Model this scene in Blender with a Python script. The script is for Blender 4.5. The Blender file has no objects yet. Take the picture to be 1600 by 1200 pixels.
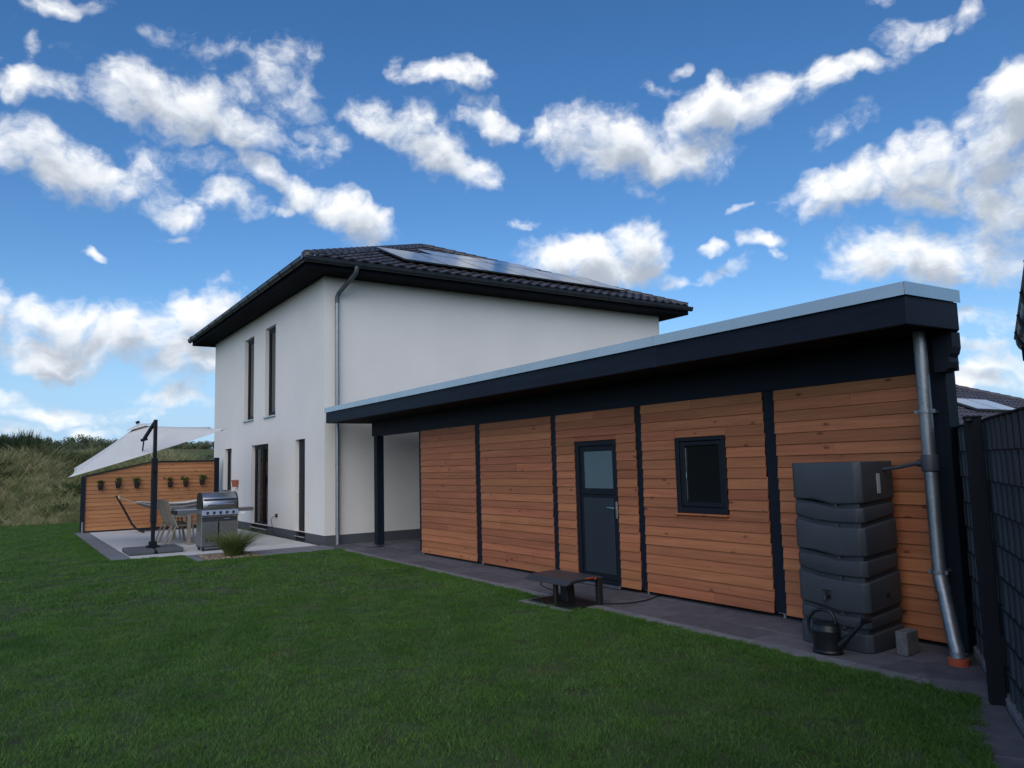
import bpy, bmesh, math, random
import numpy as np
from mathutils import Vector, Matrix, Euler
R = math.radians
random.seed(7); rng = np.random.default_rng(11)
sc = bpy.context.scene
COL = sc.collection

# ------------------------------------------------------------------ camera
CAM = Vector((16.24, -5.91, 1.62))
def cam_basis(yaw, pitch, roll):
    fwd = Vector((math.sin(yaw)*math.cos(pitch), math.cos(yaw)*math.cos(pitch), math.sin(pitch)))
    right = Vector((math.cos(yaw), -math.sin(yaw), 0)); up = right.cross(fwd)
    return right*math.cos(roll)+up*math.sin(roll), -right*math.sin(roll)+up*math.cos(roll), fwd
cr, cu, cf = cam_basis(R(-56.018), R(6.144), R(-1.516))
cd = bpy.data.cameras.new('camera'); cam = bpy.data.objects.new('camera', cd); COL.objects.link(cam)
m = Matrix((cr, cu, -cf)).transposed().to_4x4(); m.translation = CAM; cam.matrix_world = m
cd.sensor_fit = 'HORIZONTAL'; cd.sensor_width = 36; cd.lens = 36*1183.1/1600; cd.clip_end = 5000; cd.clip_start = .05
sc.camera = cam

# ------------------------------------------------------------------ sun, view
SUN_DIR = Vector((.60, -.53, .60)).normalized()          # towards the sun, veiled by a passing cloud
sl = bpy.data.lights.new('sun', 'SUN'); sl.energy = 1.5; sl.angle = R(70); sl.color = (1, .91, .79)
so = bpy.data.objects.new('sun', sl); COL.objects.link(so)
so.rotation_euler = SUN_DIR.to_track_quat('Z', 'Y').to_euler(); so.location = (20, -30, 40)
sc.view_settings.view_transform = 'Standard'; sc.view_settings.look = 'None'
sc.view_settings.exposure = 0.35; sc.view_settings.gamma = 1.0
sc.cycles.max_bounces = 5; sc.cycles.diffuse_bounces = 2; sc.cycles.glossy_bounces = 3
sc.cycles.transparent_max_bounces = 8; sc.cycles.use_denoising = True
sc.cycles.caustics_reflective = False; sc.cycles.caustics_refractive = False

# ------------------------------------------------------------------ sky with fair-weather clouds
SKY_STRENGTH = .105
world = bpy.data.worlds.new('World'); sc.world = world; world.use_nodes = True
BLOBS = [  # azimuth, elevation, half length, half height (degrees), tilt, weight
(-87.8,29.2,1.89,0.56,15,0.45),(-82.3,28.8,0.86,0.72,-21,0.4),(-78.4,28.8,2.57,0.93,10,0.5),(-73.2,28.9,2.08,0.79,7,0.5),(-89.3,26.1,0.5,1.07,-8,0.45),
(-87.3,26.5,1.18,0.51,14,0.4),(-90,23.9,1.61,0.89,14,0.9),(-87.3,25,0.87,0.94,13,0.35),(-83,25,3.64,1.97,11,0.9),(-80.1,24.9,3.39,2.02,9,0.95),
(-78.1,24.1,3.48,1.65,8,0.9),(-75.3,23.8,1.93,1.51,7,1),(-75,27.1,2.57,1.62,44,0.6),(-72.1,26.2,1.71,1.16,6,0.55),(-90.2,20.2,2.73,1.91,11,1),(-87.6,19.7,3.36,1.68,-1,1),
(-84.6,19.4,2.96,1.24,-8,0.85),(-82.2,19.7,1.87,1.87,8,0.6),(-81.2,18.1,2.34,0.95,-21,0.7),(-76.7,18.9,2.3,1.14,-5,0.8),(-78.1,21.3,2.44,0.94,-4,0.55),
(-74.1,21.3,2,0.89,-26,0.85),(-71.3,20.1,2.6,1.09,-27,0.9),(-67.3,18.3,3.88,1.67,-23,1),(-70.6,24.2,1.81,0.86,-5,0.5),(-71.3,22.9,1.95,0.61,-5,0.4),
(-64.5,24.8,3.33,1.6,-22,0.95),(-61.6,23.3,3.89,1.89,-19,1),(-59.1,22.2,2.55,1.17,-10,0.8),(-60.6,28.3,3.13,1.04,5,0.95),(-57.2,25.4,2.19,0.96,-6,0.9),
(-58.5,26.8,2.49,0.68,-10,0.5),(-65.2,28.9,0.61,0.74,3,0.35),(-72.7,18.7,0.61,0.53,4,0.4),(-85.6,15,0.55,0.41,7,0.7),(-80.6,16.4,1.51,0.3,-3,0.55),
(-87.3,10.6,3.12,1.24,5,1),(-87.2,8.5,3.5,1.49,-2,1),(-82.8,9.6,4.01,1.94,9,1),(-78.3,11.2,3.03,2.1,29,1.1),(-79.1,8,3.36,1.78,2,0.9),(-89.6,4.9,1.55,0.89,1,0.8),
(-86.7,4.2,4.89,0.75,-3,0.7),(-88.1,2.7,5.13,0.57,0,0.5),(-79.5,5.4,2.92,1.11,1,0.6),(-83.8,3.8,2.32,0.6,6,0.6),(-48.6,15.1,3.96,2.07,-3,1.15),
(-52.3,15.1,2.61,1.51,-2,1.05),(-45.9,15.8,2.3,1.96,-4,1.15),(-44.1,13.5,1.38,0.56,-4,0.6),(-50.2,23.9,3.21,1.67,-18,0.95),(-47.5,23.3,4.08,2.11,-14,1.05),
(-43.7,22.3,3.9,1.87,4,1),(-41.2,24,3.89,1.67,18,0.95),(-36,24.9,4.23,1.27,8,0.75),(-32,25.5,4.08,0.72,-4,0.7),(-27.7,26.4,1.53,1.11,6,0.7),
(-25.4,26.4,2.22,0.55,11,0.55),(-23,27,1.18,0.6,54,0.55),(-45.5,19.8,1.14,0.54,-5,0.4),(-51.4,25.1,2.25,0.7,6,0.5),(-42.3,27.4,0.75,0.42,7,0.6),
(-28.1,28.8,0.87,0.36,-16,0.45),(-43.4,26.3,1.3,0.42,-7,0.35),(-40.5,15.4,0.97,0.5,4,0.75),(-37.4,15.5,1.71,0.76,-7,0.85),(-39,14,0.95,0.55,15,0.65),
(-40.8,13.4,1.69,0.46,0,0.6),(-36,14.3,0.68,0.31,-7,0.5),(-37.8,18.3,1,0.22,19,0.4),(-33,18.1,2.38,1.47,-4,0.95),(-30,18.3,3.69,1.87,3,1),(-25.7,18.5,3.68,2.26,11,1.05),
(-21.9,20.2,2.52,2.3,39,1.1),(-20.3,21.7,1.79,1.89,32,1.1),(-29.6,13.3,3.02,1.94,-3,1.15),(-26.5,13.1,3.9,2.09,-9,1.1),(-22.5,13.2,3.59,2.4,-10,1),
(-21.2,16.5,2.88,3.5,-13,1),(-31.4,22.2,1.49,0.76,10,0.4),(-24.4,8.3,1.22,0.73,28,0.8),(-22.6,8.2,1.5,1.13,-7,0.6),(-23.6,6.5,2.03,0.49,-2,0.7),
(-24.2,4.5,2.72,1.07,-5,1.05),(-22.8,5.5,1.99,0.65,-5,0.8),(-20.5,4.5,1.89,1.58,-5,0.9),(-92.4,9.8,2.61,1.56,5,1),(-93.5,19.2,2.54,1.67,12,1),
(-94.4,24.7,2.15,1.04,17,0.6),(-17.2,13.4,3.16,2.62,-12,1),(-15.5,21.3,2.33,1.8,6,0.9),(-54.7,18,0.85,0.37,-2,0.3),
]
rb = random.Random(5)
for i in range(34):                                     # the same kind of sky behind and above the camera
    az = rb.uniform(-8, 240); el = rb.choice([rb.uniform(4, 22), rb.uniform(18, 60)]); s = rb.uniform(2.5, 8)
    BLOBS.append((az, el, s, s*rb.uniform(.4, .6), rb.uniform(-15, 15), rb.uniform(.6, 1.1)))
for i in range(6):
    az = rb.uniform(-95, -20); BLOBS.append((az, rb.uniform(42, 75), rb.uniform(3, 7), rb.uniform(1.5, 4), rb.uniform(-20, 20), rb.uniform(.5, 1)))
WARP = (.085, .085, .065)
CLOUD_RAMP = [(0, (.35, .395, .465)), (1, (.86, .865, .865)), (.40, (.62, .66, .715))]
class NT:                                                # small helper around one node tree
    def __init__(self, tree): self.N, self.L = tree.nodes, tree.links
    def link(self, v, sock):
        if isinstance(v, (int, float, tuple)): sock.default_value = v
        else: self.L.new(v, sock)
    def m(self, op, a, b=None, c=None):
        n = self.N.new('ShaderNodeMath'); n.operation = op
        for i, v in enumerate((a, b, c)):
            if v is not None: self.link(v, n.inputs[i])
        return n.outputs[0]
    def v(self, op, a, b=None, c=None):
        n = self.N.new('ShaderNodeVectorMath'); n.operation = op
        for i, v in enumerate((a, b, c)):
            if v is not None: self.link(v, n.inputs[i])
        return n.outputs['Value' if op in ('DOT_PRODUCT', 'LENGTH') else 'Vector']
    def noise(self, scale, detail, rough, vec, stretch=None):
        if stretch: vec = self.v('MULTIPLY', vec, stretch)
        n = self.N.new('ShaderNodeTexNoise'); n.inputs['Scale'].default_value = scale; n.inputs['Detail'].default_value = detail
        n.inputs['Roughness'].default_value = rough; self.L.new(vec, n.inputs['Vector']); return n
    def mr(self, v, a, b, c, d):
        n = self.N.new('ShaderNodeMapRange'); n.interpolation_type = 'SMOOTHSTEP'
        for i, x in enumerate((a, b, c, d)): n.inputs[i+1].default_value = x
        self.L.new(v, n.inputs[0]); return n.outputs[0]
def stereo(c): return c.x/(1+c.z), c.y/(1+c.z)
def density_group(blobs, fine=True):
    g = bpy.data.node_groups.new('cloud_density', 'ShaderNodeTree')
    g.interface.new_socket('Vector', in_out='INPUT', socket_type='NodeSocketVector')
    for o in ('Edge', 'Body'): g.interface.new_socket(o, in_out='OUTPUT', socket_type='NodeSocketFloat')
    T = NT(g); N, L = T.N, T.L
    vec = N.new('NodeGroupInput').outputs[0]; go = N.new('NodeGroupOutput')
    w1 = T.noise(8, 4 if fine else 3, .63, vec)
    warped = T.v('MULTIPLY_ADD', T.v('SUBTRACT', w1.outputs['Color'], (.5, .5, .5)), WARP, vec)
    n1 = T.noise(15, 9 if fine else 4, .635, warped, (1, 1, 1.5))
    tex = T.m('MULTIPLY_ADD', n1.outputs[0], 3.2, -1.6)
    if fine:                                             # billows
        vo = N.new('ShaderNodeTexVoronoi'); vo.feature = 'F1'; vo.inputs['Scale'].default_value = 30; vo.inputs['Detail'].default_value = 1
        vo.inputs['Roughness'].default_value = .55; L.new(warped, vo.inputs['Vector'])
        tex = T.m('ADD', tex, T.m('MULTIPLY_ADD', vo.outputs['Distance'], -.5, .22))
    s = N.new('ShaderNodeSeparateXYZ'); L.new(warped, s.inputs[0])
    k = T.m('DIVIDE', 1.0, T.m('ADD', s.outputs[2], 1.0))
    u = T.m('MULTIPLY', s.outputs[0], k); v = T.m('MULTIPLY', s.outputs[1], k)
    c1 = N.new('ShaderNodeCombineXYZ'); L.new(u, c1.inputs[0]); L.new(v, c1.inputs[1]); c1.inputs[2].default_value = 1
    c3 = N.new('ShaderNodeCombineXYZ'); L.new(T.m('MULTIPLY', u, u), c3.inputs[0]); L.new(T.m('MULTIPLY', u, v), c3.inputs[1]); L.new(T.m('MULTIPLY', v, v), c3.inputs[2])
    U, S = c1.outputs[0], c3.outputs[0]
    acc = -.8
    for az, el, rx, ry, tilt, w in blobs:
        if w < .66: w *= .84                              # thin shreds
        a, e, t = R(az), R(el), R(tilt)
        c = Vector((math.sin(a)*math.cos(e), math.cos(a)*math.cos(e), math.sin(e)))
        r = c.cross(Vector((0, 0, 1))).normalized(); up = r.cross(c)
        e1 = (r*math.cos(t)+up*math.sin(t)).normalized(); e2 = (up*math.cos(t)-r*math.sin(t)).normalized()
        u0, v0 = stereo(c)
        def ax(d, rad):
            p = (c+d*.01).normalized(); a1, b1 = stereo(p); l = math.hypot(a1-u0, b1-v0); return (a1-u0)/l, (b1-v0)/l, rad*l/.01
        x1, y1, s1 = ax(e1, R(rx)*1.22); x2, y2, s2 = ax(e2, R(ry)*1.22)
        A = x1*x1/s1**2+x2*x2/s2**2; B = 2*(x1*y1/s1**2+x2*y2/s2**2); Cc = y1*y1/s1**2+y2*y2/s2**2
        q = (-2*A*u0-B*v0, -2*Cc*v0-B*u0, A*u0*u0+B*u0*v0+Cc*v0*v0)
        Uin = U
        d1 = T.v('DOT_PRODUCT', S, (-w*A, -w*B, -w*Cc)); d2 = T.v('DOT_PRODUCT', Uin, (-w*q[0], -w*q[1], w-w*q[2]))
        acc = T.m('MAXIMUM', T.m('ADD', d1, d2), acc)
    L.new(T.m('MULTIPLY_ADD', tex, .84, acc), go.inputs[0]); L.new(T.m('MULTIPLY_ADD', tex, .55, acc), go.inputs[1])
    return g
def build_world():
    T = NT(world.node_tree); N, L = T.N, T.L; N.clear()
    out = N.new('ShaderNodeOutputWorld')
    sky = N.new('ShaderNodeTexSky'); sky.sky_type = 'NISHITA'; sky.sun_disc = False
    sky.sun_elevation = math.asin(SUN_DIR.z); sky.sun_rotation = math.atan2(SUN_DIR.x, SUN_DIR.y)
    sky.air_density = 1.0; sky.dust_density = .15; sky.ozone_density = 3.0; sky.altitude = 300
    hs = N.new('ShaderNodeHueSaturation'); hs.inputs['Saturation'].default_value = 1.25; hs.inputs['Hue'].default_value = .503; L.new(sky.outputs[0], hs.inputs['Color'])
    sn = N.new('ShaderNodeVectorMath'); sn.operation = 'SCALE'; L.new(hs.outputs[0], sn.inputs[0]); sn.inputs['Scale'].default_value = SKY_STRENGTH
    tc = N.new('ShaderNodeTexCoord'); D = tc.outputs['Generated']
    sep = N.new('ShaderNodeSeparateXYZ'); L.new(D, sep.inputs[0])
    azn = T.m('ARCTAN2', sep.outputs[0], sep.outputs[1])
    hz = N.new('ShaderNodeMix'); hz.data_type = 'RGBA'; L.new(T.mr(sep.outputs[2], .0, .22, .9, 0), hz.inputs['Factor'])
    L.new(sn.outputs[0], hz.inputs['A']); hz.inputs['B'].default_value = (.27, .44, .68, 1)
    blue = hz.outputs['Result']
    sunward = T.v('ADD', D, (.004, -.010, .030))
    def sector(blobs):
        g = density_group(blobs); gs = density_group(blobs, False)
        sector.k += 1; own = (sector.k*3e-7, 0., 0.)         # keeps each sector's nodes its own, so that only one sector is evaluated per ray
        g1 = N.new('ShaderNodeGroup'); g1.node_tree = g; L.new(T.v('ADD', D, own), g1.inputs[0])
        g2 = N.new('ShaderNodeGroup'); g2.node_tree = gs; L.new(T.v('MULTIPLY_ADD', g1.outputs[0], (1e-9,)*3, T.v('ADD', sunward, own)), g2.inputs[0])
        alpha = T.mr(g1.outputs[0], -.22, 1.0, 0, 1)
        lit = T.mr(g2.outputs[1], -.25, 1.2, 1, 0)          # less cloud above, towards the light: brighter
        ramp = N.new('ShaderNodeValToRGB'); L.new(lit, ramp.inputs[0])
        for k, (p_, c_) in enumerate(CLOUD_RAMP):
            el_ = ramp.color_ramp.elements[k] if k < 2 else ramp.color_ramp.elements.new(p_)
            el_.position = p_; el_.color = (*c_, 1)
        bg = N.new('ShaderNodeBackground')
        mix = N.new('ShaderNodeMix'); mix.data_type = 'RGBA'; L.new(alpha, mix.inputs['Factor']); L.new(blue, mix.inputs['A']); L.new(ramp.outputs[0], mix.inputs['B']); L.new(mix.outputs['Result'], bg.inputs['Color']); return bg.outputs[0]
    sector.k = 0
    def near(b, lo, hi, elo, ehi):
        az, el, rx, ry, tilt, w = b; r0 = math.sqrt(1+.8/w)*max(rx, ry)*1.3+5
        reach = r0/max(.2, math.cos(R(el)))
        return elo-r0 < el < ehi+r0 and any(lo-reach < az+k < hi+reach for k in (-360, 0, 360))
    cuts = [-180, -104, -84, -72, -60, -47, -34, -18, 30, 80, 130, 180]
    def tree(i, j):                                      # sectors of the compass, halved again and again
        if j-i == 1:
            lo, hi = (sector([b for b in BLOBS if near(b, cuts[i], cuts[j], *e)]) for e in ((-5, 17), (17, 91)))
            mx = N.new('ShaderNodeMixShader'); L.new(T.m('GREATER_THAN', sep.outputs[2], math.sin(R(17))), mx.inputs[0]); L.new(lo, mx.inputs[1]); L.new(hi, mx.inputs[2]); return mx.outputs[0]
        k = (i+j)//2
        lo, hi = tree(i, k), tree(k, j)
        mx = N.new('ShaderNodeMixShader'); L.new(T.m('GREATER_THAN', azn, R(cuts[k])), mx.inputs[0]); L.new(lo, mx.inputs[1]); L.new(hi, mx.inputs[2]); return mx.outputs[0]
    low = N.new('ShaderNodeBackground'); low.inputs['Color'].default_value = (.03, .035, .03, 1)
    fin = N.new('ShaderNodeMixShader'); L.new(T.m('GREATER_THAN', sep.outputs[2], -.03), fin.inputs[0]); L.new(low.outputs[0], fin.inputs[1]); L.new(tree(0, len(cuts)-1), fin.inputs[2])
    L.new(fin.outputs[0], out.inputs[0])
    world.cycles.sampling_method = 'MANUAL'; world.cycles.sample_map_resolution = 512
build_world()

# ------------------------------------------------------------------ materials
def new_mat(name):
    m = bpy.data.materials.new(name); m.use_nodes = True; T = NT(m.node_tree)
    b = T.N['Principled BSDF']; return m, T, b
def ramp(T, fac, stops):
    r = T.N.new('ShaderNodeValToRGB'); T.L.new(fac, r.inputs[0]); els = r.color_ramp.elements
    for k, (p, c) in enumerate(stops):
        e = els[k] if k < 2 else els.new(p)
        e.position = p; e.color = (*c, 1)
    return r.outputs[0]
def mixc(T, f, a, b, mode='MIX'):
    n = T.N.new('ShaderNodeMix'); n.data_type = 'RGBA'; n.blend_type = mode
    for v, s in ((f, n.inputs['Factor']), (a, n.inputs['A']), (b, n.inputs['B'])):
        if isinstance(v, tuple) and len(v) == 3: v = (*v, 1)
        T.link(v, s)
    return n.outputs['Result']
def bump(T, b, h, strength, dist=.01):
    n = T.N.new('ShaderNodeBump'); n.inputs['Strength'].default_value = strength; n.inputs['Distance'].default_value = dist
    T.L.new(h, n.inputs['Height']); T.L.new(n.outputs[0], b.inputs['Normal'])
def pos(T): return T.N.new('ShaderNodeNewGeometry').outputs['Position']
def rnd(T): return T.N.new('ShaderNodeObjectInfo').outputs['Random']
def plain(name, col, rough=.5, metal=0., var=.15, scale=3., bscale=0, bstr=0, bdist=.003, per_obj=0., rvar=0., spec=.5):
    m, T, b = new_mat(name); p = pos(T)
    n = T.noise(scale, 5, .6, p)
    lo = tuple(c*(1-var) for c in col); hi = tuple(min(1, c*(1+var)) for c in col)
    c = ramp(T, n.outputs[0], [(.3, lo), (.7, hi)])
    if per_obj:
        k = T.m('MULTIPLY_ADD', rnd(T), 2*per_obj, 1-per_obj)
        sc_ = T.N.new('ShaderNodeVectorMath'); sc_.operation = 'SCALE'; T.L.new(c, sc_.inputs[0]); T.L.new(k, sc_.inputs['Scale']); c = sc_.outputs[0]
    T.L.new(c, b.inputs['Base Color']); b.inputs['Metallic'].default_value = metal; b.inputs['Specular IOR Level'].default_value = spec
    if rvar:
        n2 = T.noise(scale*2.7, 4, .6, p); T.L.new(T.m('MULTIPLY_ADD', n2.outputs[0], rvar*2, rough-rvar), b.inputs['Roughness'])
    else: b.inputs['Roughness'].default_value = rough
    if bscale: bump(T, b, T.noise(bscale, 4, .6, p).outputs[0], bstr, bdist)
    return m
def wood(name, axis, stops, tint=.22, painted=False, rough=.6):
    m, T, b = new_mat(name); p = pos(T); r = rnd(T)
    off = T.v('MULTIPLY_ADD', r, (37., 53., 71.), p)
    st = {'x': (1.1, 26, 26), 'y': (26, 1.1, 26), 'z': (26, 26, 1.1)}[axis]
    st2 = {'x': (4.2, 9, 9), 'y': (9, 4.2, 9), 'z': (9, 9, 4.2)}[axis]
    g = T.noise(1.6, 7, .66, off, st); g2 = T.noise(.8, 3, .5, off, tuple(x*.35 for x in st))
    fac = T.m('ADD', T.m('MULTIPLY', g.outputs[0], .6), T.m('MULTIPLY', g2.outputs[0], .4))
    c = ramp(T, fac, stops)
    vo = T.N.new('ShaderNodeTexVoronoi'); vo.inputs['Scale'].default_value = 1.0; vo.inputs['Randomness'].default_value = 1.0
    T.L.new(T.v('MULTIPLY', T.v('MULTIPLY_ADD', g2.outputs['Color'], (.03, .03, .03), off), st2), vo.inputs['Vector'])
    sepc = T.N.new('ShaderNodeSeparateColor'); T.L.new(vo.outputs['Color'], sepc.inputs[0])
    some = T.m('LESS_THAN', sepc.outputs[0], .4)
    kn = T.m('MULTIPLY', T.mr(vo.outputs['Distance'], .07, .21, 1, 0), some)
    c = mixc(T, T.m('MULTIPLY', kn, .0 if painted else .72), c, tuple(x*.28 for x in stops[0][1]))
    k = T.m('MULTIPLY_ADD', r, 2*tint, 1-tint)
    s_ = T.N.new('ShaderNodeVectorMath'); s_.operation = 'SCALE'; T.L.new(c, s_.inputs[0]); T.L.new(k, s_.inputs['Scale'])
    hs = T.N.new('ShaderNodeHueSaturation'); T.L.new(s_.outputs[0], hs.inputs['Color'])
    T.L.new(T.m('MULTIPLY_ADD', T.m('FRACT', T.m('MULTIPLY', r, 7.3)), .010, .495), hs.inputs['Hue'])
    T.L.new(hs.outputs[0], b.inputs['Base Color']); b.inputs['Roughness'].default_value = rough
    b.inputs['Specular IOR Level'].default_value = .16 if painted else .3
    bump(T, b, T.m('ADD', fac, T.m('MULTIPLY', kn, .35)), .35, .004); return m
def galv(name, base, rough):
    m, T, b = new_mat(name); p = pos(T)
    vo = T.N.new('ShaderNodeTexVoronoi'); vo.inputs['Scale'].default_value = 55; T.L.new(p, vo.inputs['Vector'])
    sepc = T.N.new('ShaderNodeSeparateColor'); T.L.new(vo.outputs['Color'], sepc.inputs[0])
    n = T.noise(6, 5, .6, p)
    k = T.m('ADD', T.m('MULTIPLY_ADD', sepc.outputs[0], .18, .80), T.m('MULTIPLY_ADD', n.outputs[0], .4, -.2))
    s_ = T.N.new('ShaderNodeVectorMath'); s_.operation = 'SCALE'; s_.inputs[0].default_value = base; T.L.new(k, s_.inputs['Scale'])
    T.L.new(s_.outputs[0], b.inputs['Base Color']); b.inputs['Metallic'].default_value = .9
    T.L.new(T.m('MULTIPLY_ADD', n.outputs[0], .25, rough-.12), b.inputs['Roughness']); return m
MT = {}
MT['stucco'] = plain('white_render', (.83, .795, .74), .9, var=.035, scale=.7, bscale=260, bstr=.35, bdist=.002, spec=.2)
MT['plinth'] = plain('grey_plinth', (.085, .092, .105), .8, var=.1, scale=2, bscale=200, bstr=.3)
MT['anthracite'] = plain('anthracite_frame', (.010, .013, .019), .5, var=.1, rvar=.06, spec=.22)
MT['darkwood'] = wood('blue_black_painted_wood', 'x', [(.3, (.007, .010, .017)), (.7, (.015, .021, .034))], .1, True, .55)
MT['darkwood_z'] = wood('blue_black_painted_post', 'z', [(.3, (.007, .010, .017)), (.7, (.015, .021, .034))], .1, True, .55)
MT['larch'] = wood('larch_boards', 'x', [(.28, (.275, .093, .039)), (.72, (.545, .208, .093))], .18)
MT['larch_y'] = wood('larch_screen_boards', 'y', [(.28, (.27, .108, .042)), (.72, (.50, .235, .105))], .14)
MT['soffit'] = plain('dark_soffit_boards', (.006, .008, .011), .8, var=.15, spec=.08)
MT['gutter'] = plain('anthracite_gutter_metal', (.035, .042, .050), .36, metal=.35, var=.15, rvar=.08)
MT['galv'] = galv('galvanised_steel', (.36, .385, .40), .48)
MT['zinc'] = plain('zinc_flashing', (.56, .55, .54), .27, metal=1., var=.05, scale=1.2, rvar=.05)
MT['zinc_dark'] = plain('weathered_zinc_elbow', (.12, .14, .15), .45, metal=.6, var=.2)
MT['tile'] = plain('dark_roof_tile', (.058, .050, .051), .36, var=.35, scale=5, bscale=120, bstr=.25, per_obj=.22, rvar=.1)
MT['tile_far'] = plain('grey_roof_tile', (.075, .066, .072), .5, var=.25, scale=4, per_obj=.15)
MT['rubber'] = plain('black_plastic', (.012, .013, .015), .45, var=.15)
MT['steel'] = plain('brushed_steel', (.46, .46, .47), .32, metal=.95, var=.06, scale=30, rvar=.06)
MT['steel_dark'] = plain('dark_steel', (.07, .075, .08), .4, metal=.5)
MT['white'] = plain('white_plastic', (.7, .7, .7), .4)
MT['chrome'] = plain('satin_metal', (.62, .62, .62), .25, metal=1.)
MT['terracotta'] = plain('terracotta', (.42, .13, .07), .8, var=.15, scale=9)
MT['orange'] = plain('orange_clay_pipe', (.42, .075, .035), .6)
MT['concrete'] = plain('grey_concrete_block', (.13, .13, .132), .9, var=.25, scale=14, bscale=90, bstr=.5, bdist=.004)
MT['tank'] = plain('anthracite_tank_plastic', (.044, .051, .062), .5, var=.14, scale=4, bscale=420, bstr=.15, bdist=.001)
MT['canvas'] = None
MT['taupe'] = plain('taupe_aluminium', (.27, .235, .19), .5, var=.06)
MT['taupe_d'] = plain('taupe_mesh', (.17, .155, .135), .7, var=.1)
MT['paver'] = plain('dark_concrete_paver', (.115, .113, .128), .85, var=.22, scale=7, bscale=160, bstr=.35, bdist=.003, per_obj=.2, spec=.35)
MT['edging'] = plain('grey_edging_stone', (.185, .186, .20), .85, var=.18, scale=9, bscale=140, bstr=.35, bdist=.003, per_obj=.08, spec=.35)
MT['patio'] = plain('pale_patio_slab', (.57, .56, .545), .8, var=.07, scale=4, bscale=120, bstr=.15, per_obj=.05, spec=.3)
MT['joint'] = plain('dark_joint_sand', (.045, .043, .042), .95, var=.3, scale=40)
MT['soil'] = plain('garden_soil', (.05, .036, .025), 1., var=.4, scale=15, bscale=40, bstr=.6, bdist=.01)
MT['slat'] = plain('anthracite_privacy_strip', (.040, .050, .062), .5, var=.15, per_obj=.2)
MT['fencebar'] = plain('fence_steel', (.010, .013, .017), .7, spec=.2)
MT['pebble'] = plain('bed_gravel', (.27, .20, .14), .8, var=.75, scale=34)
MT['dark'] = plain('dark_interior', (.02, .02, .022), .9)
MT['curtain'] = plain('pale_curtain', (.55, .54, .50), .9, var=.05)
MT['cord'] = plain('black_cable', (.01, .01, .012), .5)
MT['label'] = plain('silver_label', (.35, .37, .39), .5)
MT['orange_tag'] = plain('orange_plastic', (.65, .11, .02), .45)
def glass(name, tint=(.008, .010, .013), rough=.03):
    m, T, b = new_mat(name)
    b.inputs['Base Color'].default_value = (*tint, 1); b.inputs['Roughness'].default_value = rough; b.inputs['IOR'].default_value = 1.5; b.inputs['Specular IOR Level'].default_value = .28
    return m
MT['glass'] = glass('dark_window_glass')
def clear_glass():
    m, T, b = new_mat('clear_door_glass'); N, L = T.N, T.L
    tr = N.new('ShaderNodeBsdfTransparent'); tr.inputs[0].default_value = (.85, .88, .88, 1)
    gl = N.new('ShaderNodeBsdfGlossy'); gl.inputs['Roughness'].default_value = .02
    fr = N.new('ShaderNodeFresnel'); fr.inputs[0].default_value = 1.5
    mx = N.new('ShaderNodeMixShader'); L.new(fr.outputs[0], mx.inputs[0]); L.new(tr.outputs[0], mx.inputs[1]); L.new(gl.outputs[0], mx.inputs[2])
    L.new(mx.outputs[0], N['Material Output'].inputs[0]); return m
MT['clear'] = clear_glass()
MT['frost'] = plain('frosted_glass', (.10, .155, .175), .35, var=.08, scale=2)
def solar_mat():
    m, T, b = new_mat('solar_cells')
    tc = T.N.new('ShaderNodeTexCoord')
    s = T.N.new('ShaderNodeSeparateXYZ'); T.L.new(tc.outputs['Object'], s.inputs[0])
    def line(ch, step):
        f = T.m('FRACT', T.m('DIVIDE', s.outputs[ch], step)); return T.m('LESS_THAN', T.m('MINIMUM', f, T.m('SUBTRACT', 1., f)), .018)
    l = T.m('MAXIMUM', line(0, .2), line(1, .2))
    T.L.new(mixc(T, l, (.006, .008, .016), (.05, .055, .07)), b.inputs['Base Color'])
    b.inputs['Roughness'].default_value = .10; b.inputs['IOR'].default_value = 1.5; b.inputs['Specular IOR Level'].default_value = .75; return m
MT['solar'] = solar_mat()
def canvas_mat():
    m, T, b = new_mat('off_white_canvas'); N, L = T.N, T.L
    n = T.noise(3, 4, .6, pos(T)); c = ramp(T, n.outputs[0], [(.3, (.74, .73, .70)), (.7, (.80, .79, .76))])
    L.new(c, b.inputs['Base Color']); b.inputs['Roughness'].default_value = .9
    tl = N.new('ShaderNodeBsdfTranslucent'); L.new(c, tl.inputs[0]); mx = N.new('ShaderNodeMixShader'); mx.inputs[0].default_value = .22
    L.new(b.outputs[0], mx.inputs[1]); L.new(tl.outputs[0], mx.inputs[2]); L.new(mx.outputs[0], N['Material Output'].inputs[0])
    wv = T.noise(500, 2, .5, pos(T)); bump(T, b, wv.outputs[0], .1, .001); return m
MT['canvas'] = canvas_mat()
def stripes_mat():
    m, T, b = new_mat('striped_hammock_cloth'); tc = T.N.new('ShaderNodeUVMap')
    s = T.N.new('ShaderNodeSeparateXYZ'); T.L.new(tc.outputs[0], s.inputs[0])
    f = T.m('FRACT', T.m('MULTIPLY', s.outputs[1], 5.0))
    c = ramp(T, f, [(0, (.62, .60, .56)), (.45, (.05, .06, .10)), (.75, (.55, .53, .50)), (.88, (.22, .10, .07))]); 
    T.N[-1].color_ramp.interpolation = 'CONSTANT' if hasattr(T.N[-1], 'color_ramp') else None
    T.L.new(c, b.inputs['Base Color']); b.inputs['Roughness'].default_value = .95; return m
MT['stripes'] = stripes_mat()
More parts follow.
